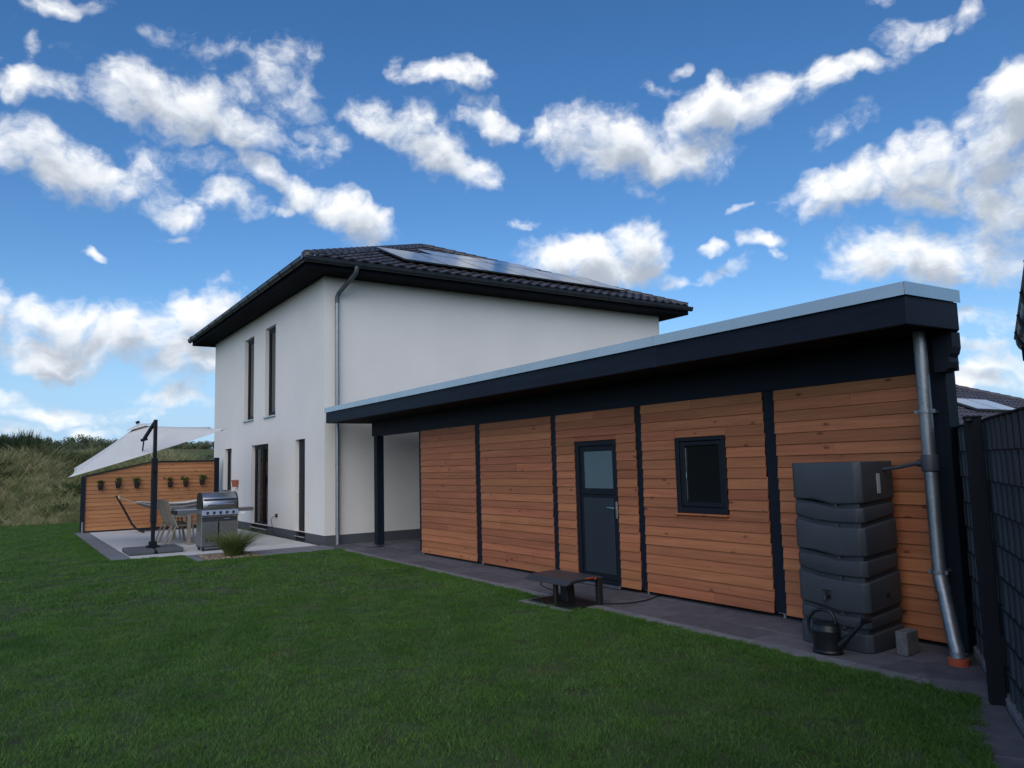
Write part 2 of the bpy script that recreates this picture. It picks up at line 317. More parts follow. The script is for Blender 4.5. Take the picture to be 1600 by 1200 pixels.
def grass_mat(name, stops, patch=None, streak=False, sat=1., trans=.3, tip=None):
    """blades: colour drifts over the ground (world position) and from blade tuft to tuft"""
    m, T, b = new_mat(name); N, L = T.N, T.L; p = pos(T)
    n = T.noise(.9, 5, .62, p); fac = T.m('ADD', T.m('MULTIPLY', n.outputs[0], .7), T.m('MULTIPLY', rnd(T), .3))
    c = ramp(T, fac, stops)
    if patch:
        n2 = T.noise(1.15, 3, .55, T.v('ADD', p, (3.1, 7.7, 0)))
        c = mixc(T, T.mr(n2.outputs[0], .66, .76, 0, .5), c, patch)
    if streak:
        n3 = T.noise(.38, 4, .6, T.v('ADD', p, (11., 2., 0)), (1., 1.6, 1.)); c = mixc(T, T.mr(n3.outputs[0], .46, .66, 0, .5), c, (.125, .235, .042))
        wob = T.noise(.5, 3, .6, p); q = T.m('MULTIPLY_ADD', wob.outputs[0], 1.1, T.v('DOT_PRODUCT', p, (.41, .91, 0.)))   # mower tracks
        tr_ = T.mr(T.m('SINE', T.m('MULTIPLY', q, 8.5)), .1, .95, 0, .26); c = mixc(T, tr_, c, (.14, .235, .085))
        n4 = T.noise(2.6, 3, .6, p); c = mixc(T, T.mr(n4.outputs[0], .54, .72, 0, .3), c, (.040, .115, .032))
    if tip:
        fine = T.noise(55, 2, .5, p); c = mixc(T, T.mr(fine.outputs[0], .56, .72, 0, .42), c, tip)
    L.new(c, b.inputs['Base Color']); b.inputs['Roughness'].default_value = .6; b.inputs['Specular IOR Level'].default_value = .25
    tl = N.new('ShaderNodeBsdfTranslucent'); L.new(c, tl.inputs[0]); mx = N.new('ShaderNodeMixShader'); mx.inputs[0].default_value = trans
    L.new(b.outputs[0], mx.inputs[1]); L.new(tl.outputs[0], mx.inputs[2]); L.new(mx.outputs[0], N['Material Output'].inputs[0]); return m
MT['lawn_blade'] = grass_mat('lawn_blades', [(.3, (.056, .142, .024)), (.72, (.118, .240, .044))], (.22, .19, .07), streak=True, tip=(.19, .30, .10))
MT['lawn_soil'] = plain('lawn_thatch', (.045, .065, .020), 1., var=.4, scale=3, bscale=60, bstr=.5, bdist=.02)
MT['meadow'] = grass_mat('meadow_blades', [(.25, (.13, .185, .06)), (.5, (.33, .33, .15)), (.75, (.56, .49, .29))], (.07, .11, .032))
MT['meadow_soil'] = plain('meadow_ground', (.07, .07, .03), 1., var=.4, scale=.8)
MT['reed'] = grass_mat('dark_reed_blades', [(.3, (.035, .055, .024)), (.7, (.075, .10, .042))])
MT['leaf'] = grass_mat('dark_leaves', [(.3, (.020, .036, .014)), (.7, (.05, .075, .026))])
MT['leaf_mid'] = grass_mat('mid_green_leaves', [(.3, (.04, .07, .02)), (.7, (.09, .13, .04))])
MT['potleaf'] = grass_mat('potted_herb_leaves', [(.3, (.035, .075, .016)), (.7, (.09, .15, .035))])
MT['fountain'] = grass_mat('fountain_grass_blades', [(.3, (.10, .15, .036)), (.7, (.27, .28, .09))], tip=(.55, .46, .23))
MT['bark'] = plain('bark', (.07, .055, .04), .9, var=.3, scale=12)
MT['woods'] = grass_mat('far_wood_foliage', [(.3, (.07, .095, .06)), (.55, (.13, .16, .085)), (.8, (.24, .26, .13))], trans=.1)
MT['field'] = plain('far_field', (.15, .115, .06), 1., var=.2, scale=.02)

# ------------------------------------------------------------------ mesh helpers
class MB:
    def __init__(s): s.v, s.f = [], []
    def add(s, vs, fs):
        o = len(s.v); s.v += [tuple(v) for v in vs]; s.f += [tuple(i+o for i in f) for f in fs]; return s
    def box(s, x0, x1, y0, y1, z0, z1):
        return s.add([(x, y, z) for z in (z0, z1) for y in (y0, y1) for x in (x0, x1)],
                     [(0, 2, 3, 1), (4, 5, 7, 6), (0, 1, 5, 4), (2, 6, 7, 3), (0, 4, 6, 2), (1, 3, 7, 5)])
    def cbox(s, c, d, rot=None):
        vs = [Vector((x*d[0]/2, y*d[1]/2, z*d[2]/2)) for z in (-1, 1) for y in (-1, 1) for x in (-1, 1)]
        if rot is not None: vs = [rot @ v for v in vs]
        return s.add([v+Vector(c) for v in vs], [(0, 2, 3, 1), (4, 5, 7, 6), (0, 1, 5, 4), (2, 6, 7, 3), (0, 4, 6, 2), (1, 3, 7, 5)])
    def bar(s, a, b, w, h, up=(0, 0, 1)):
        a, b = Vector(a), Vector(b); d = (b-a).normalized(); u = Vector(up); sx = d.cross(u)
        if sx.length < 1e-3: sx = d.cross(Vector((1, 0, 0)))
        sx.normalize(); u = sx.cross(d)
        vs = [p+sx*(i*w/2)+u*(j*h/2) for p in (a, b) for j in (-1, 1) for i in (-1, 1)]
        return s.add(vs, [(0, 1, 3, 2), (4, 6, 7, 5), (0, 4, 5, 1), (2, 3, 7, 6), (0, 2, 6, 4), (1, 5, 7, 3)])
    def tube(s, pts, r, n=12, cap=True):
        pts = [Vector(p) for p in pts]; rs = r if isinstance(r, (list, tuple)) else [r]*len(pts)
        o = len(s.v); prev = None
        for i, p in enumerate(pts):
            d = (pts[min(i+1, len(pts)-1)]-pts[max(i-1, 0)]).normalized()
            a = prev if prev is not None else (Vector((0, 0, 1)) if abs(d.z) < .9 else Vector((1, 0, 0)))
            sx = (a-d*a.dot(d)).normalized(); prev = sx; sy = d.cross(sx)
            for k in range(n):
                t = 2*math.pi*k/n; s.v.append(tuple(p+(sx*math.cos(t)+sy*math.sin(t))*rs[i]))
        for i in range(len(pts)-1):
            for k in range(n):
                a = o+i*n+k; b = o+i*n+(k+1) % n; s.f.append((a, b, b+n, a+n))
        if cap: s.f.append(tuple(o+k for k in reversed(range(n)))); s.f.append(tuple(o+(len(pts)-1)*n+k for k in range(n)))
        return s
    def lathe(s, prof, c=(0, 0, 0), n=20):
        o = len(s.v)
        for r, z in prof:
            for k in range(n):
                t = 2*math.pi*k/n; s.v.append((c[0]+r*math.cos(t), c[1]+r*math.sin(t), c[2]+z))
        for i in range(len(prof)-1):
            for k in range(n):
                a = o+i*n+k; b = o+i*n+(k+1) % n; s.f.append((a, b, b+n, a+n))
        s.f.append(tuple(o+k for k in reversed(range(n)))); s.f.append(tuple(o+(len(prof)-1)*n+k for k in range(n))); return s
    def prism(s, poly, a, b):
        """poly: 2D outline (counter-clockwise), a/b: functions or z values"""
        n = len(poly); o = len(s.v)
        s.v += [(x, y, a) for x, y in poly]+[(x, y, b) for x, y in poly]
        s.f += [tuple(o+i for i in reversed(range(n))), tuple(o+n+i for i in range(n))]+[(o+i, o+(i+1) % n, o+n+(i+1) % n, o+n+i) for i in range(n)]; return s
    def profile(s, poly, y0, y1):
        """outline in x,z pushed from y0 to y1"""
        n = len(poly); o = len(s.v)
        s.v += [(x, y0, z) for x, z in poly]+[(x, y1, z) for x, z in poly]
        s.f += [tuple(o+i for i in range(n)), tuple(o+n+i for i in reversed(range(n)))]+[(o+(i+1) % n, o+i, o+n+i, o+n+(i+1) % n) for i in range(n)]; return s
    def mesh(s, name, bevel=0, seg=1, smooth=False, uv=None):
        me = bpy.data.meshes.new(name); me.from_pydata(s.v, [], s.f)
        bm = bmesh.new(); bm.from_mesh(me); bmesh.ops.recalc_face_normals(bm, faces=bm.faces)
        if bevel:
            es = [e for e in bm.edges if len(e.link_faces) == 2 and e.calc_face_angle(0) > .5]
            bmesh.ops.bevel(bm, geom=es, offset=bevel, segments=seg, affect='EDGES', profile=.5, clamp_overlap=True)
        bm.to_mesh(me); bm.free()
        if smooth:
            me.polygons.foreach_set('use_smooth', [True]*len(me.polygons))
            me.set_sharp_from_angle(angle=R(38))
        me.update(); return me
def ob(name, me, mat=None, parent=None, loc=None, rot=None):
    if isinstance(me, MB): me = me.mesh(name)
    o = bpy.data.objects.new(name, me); COL.objects.link(o)
    if mat is not None and not me.materials: me.materials.append(MT[mat] if isinstance(mat, str) else mat)
    if parent is not None: o.parent = parent
    if loc is not None: o.location = loc
    if rot is not None: o.rotation_euler = rot
    return o
def part(name, mb, mat, parent, bevel=0, seg=1, smooth=False, loc=None, rot=None):
    return ob(name, mb.mesh(name, bevel, seg, smooth), mat, parent, loc, rot)
def tag(o, label=None, cat=None, group=None, kind=None):
    for k, v in (('label', label), ('category', cat), ('group', group), ('kind', kind)):
        if v: o[k] = v
    return o
def thing(name, label, cat, loc=(0, 0, 0), rz=0, group=None):
    o = bpy.data.objects.new(name, None); COL.objects.link(o); o.empty_display_size = .2
    o.location = loc; o.rotation_euler = (0, 0, rz); return tag(o, label, cat, group)
def dup(root, parent=None, loc=None, rz=None, label=None):
    c = root.copy(); COL.objects.link(c); c.parent = parent
    if loc is not None: c.location = loc
    if rz is not None: c.rotation_euler = (0, 0, rz)
    if label: c['label'] = label
    for ch in [o for o in bpy.data.objects if o.parent == root]: dup(ch, c)
    return c
def struct(name, mb, mat, bevel=0, parent=None):
    o = part(name, mb, mat, parent, bevel)
    if parent is None: o['kind'] = 'structure'
    return o
# scatter: one object, many instances of a few tuft meshes (uncountable growth)
def scatter(name, pts, rots, scales, tufts, label, cat):
    me = bpy.data.meshes.new(name); me.from_pydata([tuple(p) for p in pts], [], [])
    a = me.attributes.new('rot', 'FLOAT_VECTOR', 'POINT'); a.data.foreach_set('vector', np.asarray(rots, dtype=np.float32).ravel())
    a = me.attributes.new('scl', 'FLOAT_VECTOR', 'POINT'); a.data.foreach_set('vector', np.asarray(scales, dtype=np.float32).ravel())
    a = me.attributes.new('pick', 'INT', 'POINT'); a.data.foreach_set('value', rng.integers(0, len(tufts), len(pts)).astype(np.int32))
    o = bpy.data.objects.new(name, me); COL.objects.link(o); tag(o, label, cat, kind='stuff')
    g = bpy.data.node_groups.new(name, 'GeometryNodeTree')
    g.interface.new_socket('Geometry', in_out='INPUT', socket_type='NodeSocketGeometry'); g.interface.new_socket('Geometry', in_out='OUTPUT', socket_type='NodeSocketGeometry')
    N, L = g.nodes, g.links; gi = N.new('NodeGroupInput'); go = N.new('NodeGroupOutput'); jn = N.new('GeometryNodeJoinGeometry')
    def attr(n, t):
        x = N.new('GeometryNodeInputNamedAttribute'); x.data_type = t; x.inputs[0].default_value = n; return x.outputs[0]
    ra, sa, pk = attr('rot', 'FLOAT_VECTOR'), attr('scl', 'FLOAT_VECTOR'), attr('pick', 'INT')
    e2r = N.new('FunctionNodeEulerToRotation'); L.new(ra, e2r.inputs[0])
    for i, tf in enumerate(tufts):
        oi = N.new('GeometryNodeObjectInfo'); oi.inputs['Object'].default_value = tf; oi.inputs['As Instance'].default_value = True
        ip = N.new('GeometryNodeInstanceOnPoints'); cp = N.new('FunctionNodeCompare'); cp.data_type = 'INT'; cp.operation = 'EQUAL'
        L.new(pk, cp.inputs['A'] if 'A' in cp.inputs else cp.inputs[2]); 
        cp.inputs[3].default_value = i
        L.new(gi.outputs[0], ip.inputs['Points']); L.new(cp.outputs[0], ip.inputs['Selection']); L.new(oi.outputs['Geometry'], ip.inputs['Instance'])
        L.new(e2r.outputs[0], ip.inputs['Rotation']); L.new(sa, ip.inputs['Scale']); L.new(ip.outputs[0], jn.inputs[0])
    L.new(jn.outputs[0], go.inputs[0])
    md = o.modifiers.new('scatter', 'NODES'); md.node_group = g; return o
def tuft(name, n, radius, hmin, hmax, w, lean, mat, segs=2, droop=.0, square=False):
    """a tuft of tapering blades, kept out of the scene; only its copies are seen"""
    vs, fs = [], []
    for i in range(n):
        if square: x, y = rng.uniform(-radius, radius, 2)
        else:
            rr = radius*math.sqrt(rng.random()); t = rng.uniform(0, 6.283); x, y = rr*math.cos(t), rr*math.sin(t)
        h = rng.uniform(hmin, hmax); a = rng.uniform(0, 6.283); l = abs(rng.normal(0, lean)); ww = w*rng.uniform(.6, 1.3)/2
        dx, dy = math.cos(a), math.sin(a); o = len(vs)
        f = rng.uniform(0, 6.283); px, py = math.cos(f)*ww, math.sin(f)*ww
        for k in range(segs):
            t = k/segs; wd = 1-.45*t; out = h*(l*t+droop*t*t); z = h*(t-droop*.55*t*t)
            vs += [(x+dx*out-px*wd, y+dy*out-py*wd, z), (x+dx*out+px*wd, y+dy*out+py*wd, z)]
        vs.append((x+dx*h*(l+droop), y+dy*h*(l+droop), h*(1-droop*.55)))
        for k in range(segs-1): fs.append((o+2*k, o+2*k+1, o+2*k+3, o+2*k+2))
        fs.append((o+2*segs-2, o+2*segs-1, o+2*segs))
    me = bpy.data.meshes.new(name); me.from_pydata(vs, [], fs); me.materials.append(MT[mat])
    return bpy.data.objects.new(name, me)
def leaves(mb, c, rad, n, size, shell=.5, lean=0):
    """leaf-sized faces through an ellipsoid"""
    for i in range(n):
        d = rng.normal(size=3); d /= np.linalg.norm(d); r = (shell+(1-shell)*rng.random())
        p = np.array(c)+d*np.array(rad)*r; a = rng.normal(size=3); a /= np.linalg.norm(a); b = np.cross(a, rng.normal(size=3)); b /= np.linalg.norm(b)
        s = size*rng.uniform(.6, 1.4); q = [p-a*s, p+b*s*.45, p+a*s, p-b*s*.45]
        mb.add(q, [(0, 1, 2, 3)])
    return mb

# ================================================================== GROUND
def smooth(a, b, x):
    t = np.clip((x-a)/(b-a), 0, 1); return t*t*(3-2*t)
def bank(x, y):
    """earth bank behind the lawn, then land rolling away to hills"""
    x = np.asarray(x, float); y = np.asarray(y, float)
    crest = 2.45-1.05*smooth(-2.5, 6, y)+.22*np.sin(y*.9+1)+.12*np.sin(y*2.3)
    h = crest*smooth(-15.0, -24.5, x)*(1-.55*smooth(-27, -48, x))
    h += .10*np.sin(x*1.7+y*.8)*smooth(-15.5, -18, x)
    d = np.hypot(x-16, y+6)
    side = smooth(-6, -30, x)
    h += side*(7.2*smooth(110, 330, d)+9.5*smooth(300, 520, d)*(0.75+.25*np.sin(y*.013+1.2)))
    return h
gx = np.concatenate([-np.geomspace(3000, 60, 40), np.linspace(-58, -14, 70), np.linspace(-13.5, 40, 12), np.geomspace(45, 3000, 14)])
gy = np.concatenate([-np.geomspace(3000, 50, 22), np.linspace(-48, 40, 90), np.geomspace(42, 3000, 22)])
GX, GY = np.meshgrid(gx, gy, indexing='ij'); GZ = bank(GX, GY)-.03
nx, ny = GX.shape; idx = np.arange(nx*ny).reshape(nx, ny)
gf = np.stack([idx[:-1, :-1], idx[1:, :-1], idx[1:, 1:], idx[:-1, 1:]], -1).reshape(-1, 4)
gm = bpy.data.meshes.new('ground'); gm.from_pydata(np.stack([GX, GY, GZ], -1).reshape(-1, 3).tolist(), [], gf.tolist())
def ground_mat():
    m, T, b = new_mat('meadow_and_fields'); p = pos(T)
    n = T.noise(.6, 6, .6, p); near = ramp(T, n.outputs[0], [(.3, (.045, .055, .02)), (.7, (.12, .11, .05))])
    n2 = T.noise(.012, 3, .5, p); far = ramp(T, n2.outputs[0], [(.42, (.17, .125, .065)), (.5, (.09, .12, .035))])
    s = T.N.new('ShaderNodeSeparateXYZ'); T.L.new(p, s.inputs[0])
    T.L.new(mixc(T, T.mr(s.outputs[0], -90, -50, 1, 0), near, far), b.inputs['Base Color']); b.inputs['Roughness'].default_value = 1
    b.inputs['Specular IOR Level'].default_value = .1; return m
gm.polygons.foreach_set('use_smooth', [True]*len(gm.polygons))
tag(ob('ground', gm, ground_mat()), kind='structure')

FD = Vector((.53, -.85, 0)).normalized(); FN = Vector((FD.y, -FD.x, 0)) * -1      # fence line, its normal away from the lawn
FP = Vector((12.94, .93, 0))
if FN.x < 0: FN = -FN
def fence_pt(s, off=0, z=0): p = FP+FD*s+FN*off; return Vector((p.x, p.y, z))
LAWN = [(-15.2, -32), (28, -32), (28, -27), (14.55, -2.25), (13.59, -.45), (1.12, -.11), (1.15, -2.84), (-.23, -2.84), (-.30, -4.12), (-9.55, -4.12), (-9.55, .2), (-10.6, .2), (-10.6, 14), (-15.2, 14)]
struct('lawn', MB().prism(LAWN, -.025, -.004), 'lawn_soil')

# paving: base sheets, then slabs one by one
struct('path_bed', MB().prism([(1.12, -.11), (13.59, -.45), (14.55, -2.25), (17.6, -7.9), (17.95, -7.7), (13.1, 1.1), (12.9, 5.7), (.02, 5.7), (.02, -.02)], -.03, -.012), 'joint')
PATH = tag(bpy.data.objects.new('path', None), kind='structure'); COL.objects.link(PATH)
def slab_mesh(l, w, h=.03): return MB().box(0, l-.009, 0, w-.009, -h, 0).mesh('paver', .004)
def ledge(x): return -.11-(x-1.12)*.34/12.47            # the lawn's edge along the path
ang = math.atan2(-.34, 12.47)
em = slab_mesh(.5, .17)
for i in range(25):                                      # edging stones along the lawn
    x = 1.12+i*.5
    ob('edging_stone', em, 'edging', PATH, (x, ledge(x)+.004, .004+rng.normal(0, .0012)), (0, 0, ang))
for j, (y0, w) in enumerate(((.0, .42), (.42, .42), (.84, .42))):
    l = .62
    for i in range(20):
        x = 1.0+i*l+(j % 2)*.31; yy = ledge(x)+.178+y0
        if x+l > 13.55-(y0)*.55: continue
        key = ('pv', l, w)
        if key not in globals(): globals()[key] = slab_mesh(l, w)
        ob('paver', globals()[key], 'paver', PATH, (x, yy, rng.normal(0, .0012)), (0, 0, ang))
carport = slab_mesh(.8, .6)
for i in range(5):
    for j in range(6): ob('paver', carport, 'paver', PATH, (.03+i*.8 if i else .03, 1.25+j*.6+.02, -.003), None) if i < 4 else None
for i in range(2): ob('paver', slab_mesh(.95, .62), 'paver', PATH, (.04, .0+i*.62+.004, -.003))
# strip of slabs along the fence
fa = math.atan2(FD.y, FD.x)
fs_ = MB().box(0, .495, 0, .395, -.03, 0).mesh('paver', .004)
for i in range(18):
    p = fence_pt(.62+i*.5, -.44+.012*i*0, 0); ob('paver', fs_, 'paver', PATH, (p.x, p.y, .001+rng.normal(0, .001)), (0, 0, fa))
fk = MB().box(0, .99, 0, .05, -.03, .05).mesh('fence_kerb', .005)
for i in range(9):
    p = fence_pt(.05+i, -.038); ob('fence_kerb', fk, 'edging', PATH, (p.x, p.y, 0), (0, 0, fa))
# little triangle of cut slabs by the downpipe
for poly in ([(13.02, -.24), (13.40, -.25), (13.34, .10), (13.05, .10)], [(13.05, .115), (13.30, .115), (13.10, .46), (13.05, .46)], [(12.6, .47), (13.05, .475), (12.97, .82), (12.6, .82)]):
    ob('paver', MB().prism(poly, -.03, .0015).mesh('paver', .004), 'paver', PATH)

# patio
struct('patio_bed', MB().prism([(-9.5, -4.1), (-.30, -4.1), (-.23, -2.84), (1.15, -2.84), (1.12, -.11), (1.0, -.02), (-9.5, -.02)], -.03, -.008), 'joint')
PATIO = tag(bpy.data.objects.new('patio', None), kind='structure'); COL.objects.link(PATIO)
ps = MB().box(0, .994, 0, .894, -.03, .0).mesh('patio_slab', .004)
for i in range(9):
    for j in range(4):
        x = -9.45+i; y = -3.72+j*.9
        if x+.99 > -.3: continue
        ob('patio_slab', ps, 'patio', PATIO, (x, y, .004+rng.normal(0, .001)))
for j in range(4): ob('patio_slab', MB().box(0, .146 if j < 1 else .40, 0, .894, -.03, 0).mesh('patio_slab', .003), 'patio', PATIO, (-.45 if j else -.45, -3.72+.9*j, .004))
bs = MB().box(0, .594, 0, .36, -.03, .0).mesh('border_slab', .004)
for i in range(15): ob('border_slab', bs, 'edging', PATIO, (-9.45+i*.605, -4.09, .006+rng.normal(0, .001)))
for x0, x1, y0, y1 in ((-.22, -.02, -2.82, -2.12), (-.22, -.02, -2.11, -1.62), (.0, .55, -2.82, -2.66), (.56, 1.13, -2.82, -2.66),
                       (-.03, .36, -1.60, -1.06), (.37, .74, -1.60, -1.06), (.75, 1.11, -1.60, -1.06), (-.03, .36, -1.05, -.53), (.37, .74, -1.05, -.53), (.75, 1.10, -1.05, -.53),
                       (-.03, .36, -.52, -.04), (.37, .74, -.52, -.04), (.75, 1.08, -.52, -.13)):
    ob('border_slab', MB().box(x0, x1, y0, y1, -.03, .006).mesh('border_slab', .004), 'edging', PATIO)

# grass on the lawn
def inside(poly, x, y):
    c = np.zeros(len(x), bool); n = len(poly)
    for i in range(n):
        x0, y0 = poly[i]; x1, y1 = poly[(i+1) % n]
        if y0 == y1: continue
        c ^= ((y0 > y) != (y1 > y)) & (x < (x1-x0)*(y-y0)/(y1-y0)+x0)
    return c
def in_view(x, y, margin):
    dx, dy = x-CAM.x, y-CAM.y; a = np.degrees(np.arctan2(dx, dy)); return (a > -56-34-margin) & (a < -56+34+margin)
def jitter(x0, x1, y0, y1, step):
    X, Y = np.meshgrid(np.arange(x0, x1, step), np.arange(y0, y1, step), indexing='ij')
    X = X.ravel()+rng.uniform(-.5, .5, X.size)*step; Y = Y.ravel()+rng.uniform(-.5, .5, Y.size)*step; return X, Y
def lawn_layer(name, dmin, dmax, step, tufts, label, smin=.85, smax=1.2, clear=.10):
    x, y = jitter(-15.2, 19, -16, 14, step); d = np.hypot(x-CAM.x, y-CAM.y)
    k = inside(LAWN, x, y) & in_view(x, y, 6) & (d > dmin) & (d <= dmax)
    for ox, oy in ((clear, 0), (-clear, 0), (0, clear), (0, -clear)): k &= inside(LAWN, x+ox, y+oy)
    k &= ~((x > 8.5) & (x < 9.5) & (y > -.66))
    x, y = x[k], y[k]; n = len(x)
    s = rng.uniform(smin, smax, n); hs = s*(.88+.14*np.sin(x*1.3+y*.7)*np.sin(y*1.9-x*.4)+rng.uniform(-.08, .12, n))
    scatter(name, np.stack([x, y, np.full(n, -.004)], 1), np.stack([rng.normal(0, .05, n), rng.normal(0, .05, n), rng.uniform(0, 6.28, n)], 1), np.stack([s, s, hs], 1), tufts, label, 'grass')
tn = [tuft('grass_tuft', 380, .17, .018, .042, .0038, .55, 'lawn_blade', 2, .25, True) for _ in range(4)]
tfar = [tuft('grass_tuft', 280, .24, .020, .042, .0080, .55, 'lawn_blade', 2, .25, True) for _ in range(3)]
lawn_layer('lawn_grass', 2.5, 10.5, .20, tn, 'short green lawn grass in the foreground', clear=.21)
lawn_layer('lawn_grass', 10.5, 36, .33, tfar, 'short green lawn grass reaching back to the bank', clear=.30)
# fringe right at the edges of the lawn
fr = [tuft('grass_tuft', 70, .055, .016, .044, .0042, .55, 'lawn_blade', 2, .3) for _ in range(3)]
ex, ey = [], []
for i in range(len(LAWN)):
    (x0, y0), (x1, y1) = LAWN[i], LAWN[(i+1) % len(LAWN)]
    if min(y0, y1) < -20: continue
    l = math.hypot(x1-x0, y1-y0); n = int(l*130); t = rng.random(n); nx_, ny_ = -(y1-y0)/l, (x1-x0)/l; o = np.abs(rng.normal(0, .17, n))+.028
    ex += list(x0+(x1-x0)*t+nx_*o); ey += list(y0+(y1-y0)*t+ny_*o)
ex, ey = np.array(ex), np.array(ey); k = ~((ex > 8.5) & (ex < 9.5) & (ey > -.66)); ex, ey = ex[k], ey[k]; n = len(ex); s = rng.uniform(.7, 1.2, n)
scatter('lawn_edge_grass', np.stack([ex, ey, np.full(n, -.004)], 1), np.stack([rng.normal(0, .08, n), rng.normal(0, .08, n), rng.uniform(0, 6.28, n)], 1), np.stack([s, s, s], 1), fr, 'grass fringe along the edges of the lawn', 'grass')

# bank: tall dry meadow grass, reeds along the crest
def on_bank(n, x0, x1, y0, y1): x = rng.uniform(x0, x1, n); y = rng.uniform(y0, y1, n); return x, y, bank(x, y)-.05
td = [tuft('meadow_tuft', 46, .20, .22, .62, .016, .35, 'meadow', 3, .35) for _ in range(4)]
x, y, z = on_bank(7500, -29, -15.2, -22, 8); n = len(x)
k = smooth(-15.2, -17.5, x)*.6+.45; s = rng.uniform(.6, 1.25, n)*k*(1+.35*np.sin(x*.8+y*1.1))
scatter('meadow_grass', np.stack([x, y, z], 1), np.stack([rng.normal(0, .1, n), rng.normal(0, .1, n), rng.uniform(0, 6.28, n)], 1), np.stack([s*1.15, s*1.15, s], 1), td, 'tall dry meadow grass covering the bank behind the lawn', 'grass')
tr_ = [tuft('reed_tuft', 26, .22, .7, 1.25, .035, .16, 'reed', 3, .10) for _ in range(3)]
x, y, z = on_bank(420, -25.5, -22.8, -9, -1.0); s = rng.uniform(.45, 1.25, len(x))*(1-.5*smooth(-4.8, -2.6, y)); n = len(x)
scatter('reeds', np.stack([x, y, z], 1), np.stack([rng.normal(0, .08, n), rng.normal(0, .08, n), rng.uniform(0, 6.28, n)], 1), np.stack([s, s, s], 1), tr_, 'dark upright reeds along the crest of the bank', 'reeds')
def weed_mesh():
    mb = MB()
    for i in range(9): leaves(mb, (rng.normal(0, .2), rng.normal(0, .2), rng.uniform(.1, .4)), (.2, .2, .16), 26, .05, .2)
    me = mb.mesh('weed'); me.materials.append(MT['leaf_mid']); return bpy.data.objects.new('weed', me)
x, y, z = on_bank(420, -25, -15.6, -18, 4); k = np.sin(x*.9+2)*np.sin(y*.8+.5) > .1; x, y, z = x[k], y[k], z[k]; n = len(x); s = rng.uniform(.5, 1.3, n)
scatter('weeds', np.stack([x, y, z], 1), np.stack([np.zeros(n), np.zeros(n), rng.uniform(0, 6.28, n)], 1), np.stack([s, s, s], 1), [weed_mesh() for _ in range(3)], 'low green weeds growing among the dry grass on the bank', 'weeds')
# far wood on the hills
def far_tree(conifer):
    mb = MB()
    if conifer:
        for k in range(9): leaves(mb, (0, 0, 2+k*1.1), (2.6-.25*k, 2.6-.25*k, .8), 34, .55, .3)
    else:
        for k in range(8): leaves(mb, (rng.normal(0, 1.7), rng.normal(0, 1.7), rng.uniform(3, 8)), (2.2, 2.2, 1.9), 44, .55, .6)
    mb.tube([(0, 0, -1), (0, 0, 5)], [.35, .2], 5)
    me = mb.mesh('far_tree'); me.materials.append(MT['woods']); return bpy.data.objects.new('far_tree', me)
ft = [far_tree(False), far_tree(False), far_tree(False), far_tree(False)]
a = np.radians(rng.uniform(-112, -66, 1500)); d = rng.uniform(395, 620, 1500)
x = CAM.x+np.sin(a)*d; y = CAM.y+np.cos(a)*d; keep = (np.sin(x*.021+y*.013)+.35*np.sin(y*.06) > -.55); x, y = x[keep], y[keep]; n = len(x); s = rng.uniform(.5, .85, n)
scatter('far_wood', np.stack([x, y, bank(x, y)-.5], 1), np.stack([np.zeros(n), np.zeros(n), rng.uniform(0, 6.28, n)], 1), np.stack([s, s, s*rng.uniform(.8, 1.2, n)], 1), ft, 'wooded hills on the horizon beyond the bank', 'woodland')
a = np.radians(rng.uniform(-84, -70, 60)); d = rng.uniform(150, 200, 60); x = CAM.x+np.sin(a)*d; y = CAM.y+np.cos(a)*d; n = len(x); s = rng.uniform(.25, .42, n)
scatter('field_hedge', np.stack([x, y, bank(x, y)-.3], 1), np.stack([np.zeros(n), np.zeros(n), rng.uniform(0, 6.28, n)], 1), np.stack([s*1.4, s*1.4, s], 1), ft[:3], 'dark hedge crossing the field beyond the wooden screen', 'hedge')

# ================================================================== HOUSE
HX0, HX1, HY0, HY1, HZ = -10.54, 0., 0., 10.46, 5.99
house = thing('house', 'white rendered two storey house with dark hipped roof and solar panels', 'house')
OPEN = [(-6.75, -5.75, 3.12, 5.53), (-4.62, -3.67, 3.10, 5.53), (-2.04, -1.31, .10, 2.38), (-5.92, -4.28, .12, 2.38), (-9.08, -8.19, 1.09, 2.38)]
def holed_wall(x0, x1, z0, z1, opens, depth=.32):
    mb = MB(); xs = sorted({x0, x1, *[o[0] for o in opens], *[o[1] for o in opens]}); zs = sorted({z0, z1, *[max(z0, o[2]) for o in opens], *[o[3] for o in opens]})
    for a, b in zip(xs, xs[1:]):
        for c, d in zip(zs, zs[1:]):
            if any(o[0] <= a and b <= o[1] and o[2] <= c and d <= o[3] for o in opens): continue
            mb.add([(a, 0, c), (b, 0, c), (b, 0, d), (a, 0, d)], [(0, 1, 2, 3)])
    for a, b, c, d in opens:
        c = max(c, z0)
        for q in ([(a, 0, c), (a, 0, d), (a, depth, d), (a, depth, c)], [(b, 0, c), (b, depth, c), (b, depth, d), (b, 0, d)], [(a, 0, d), (b, 0, d), (b, depth, d), (a, depth, d)], [(a, 0, c), (a, depth, c), (b, depth, c), (b, 0, c)]):
            mb.add(q, [(0, 1, 2, 3)])
    return mb
wall = holed_wall(HX0, HX1, .2, HZ, OPEN)
me = bpy.data.meshes.new('front_wall'); me.from_pydata(wall.v, [], wall.f); ob('front_wall', me, 'stucco', house)
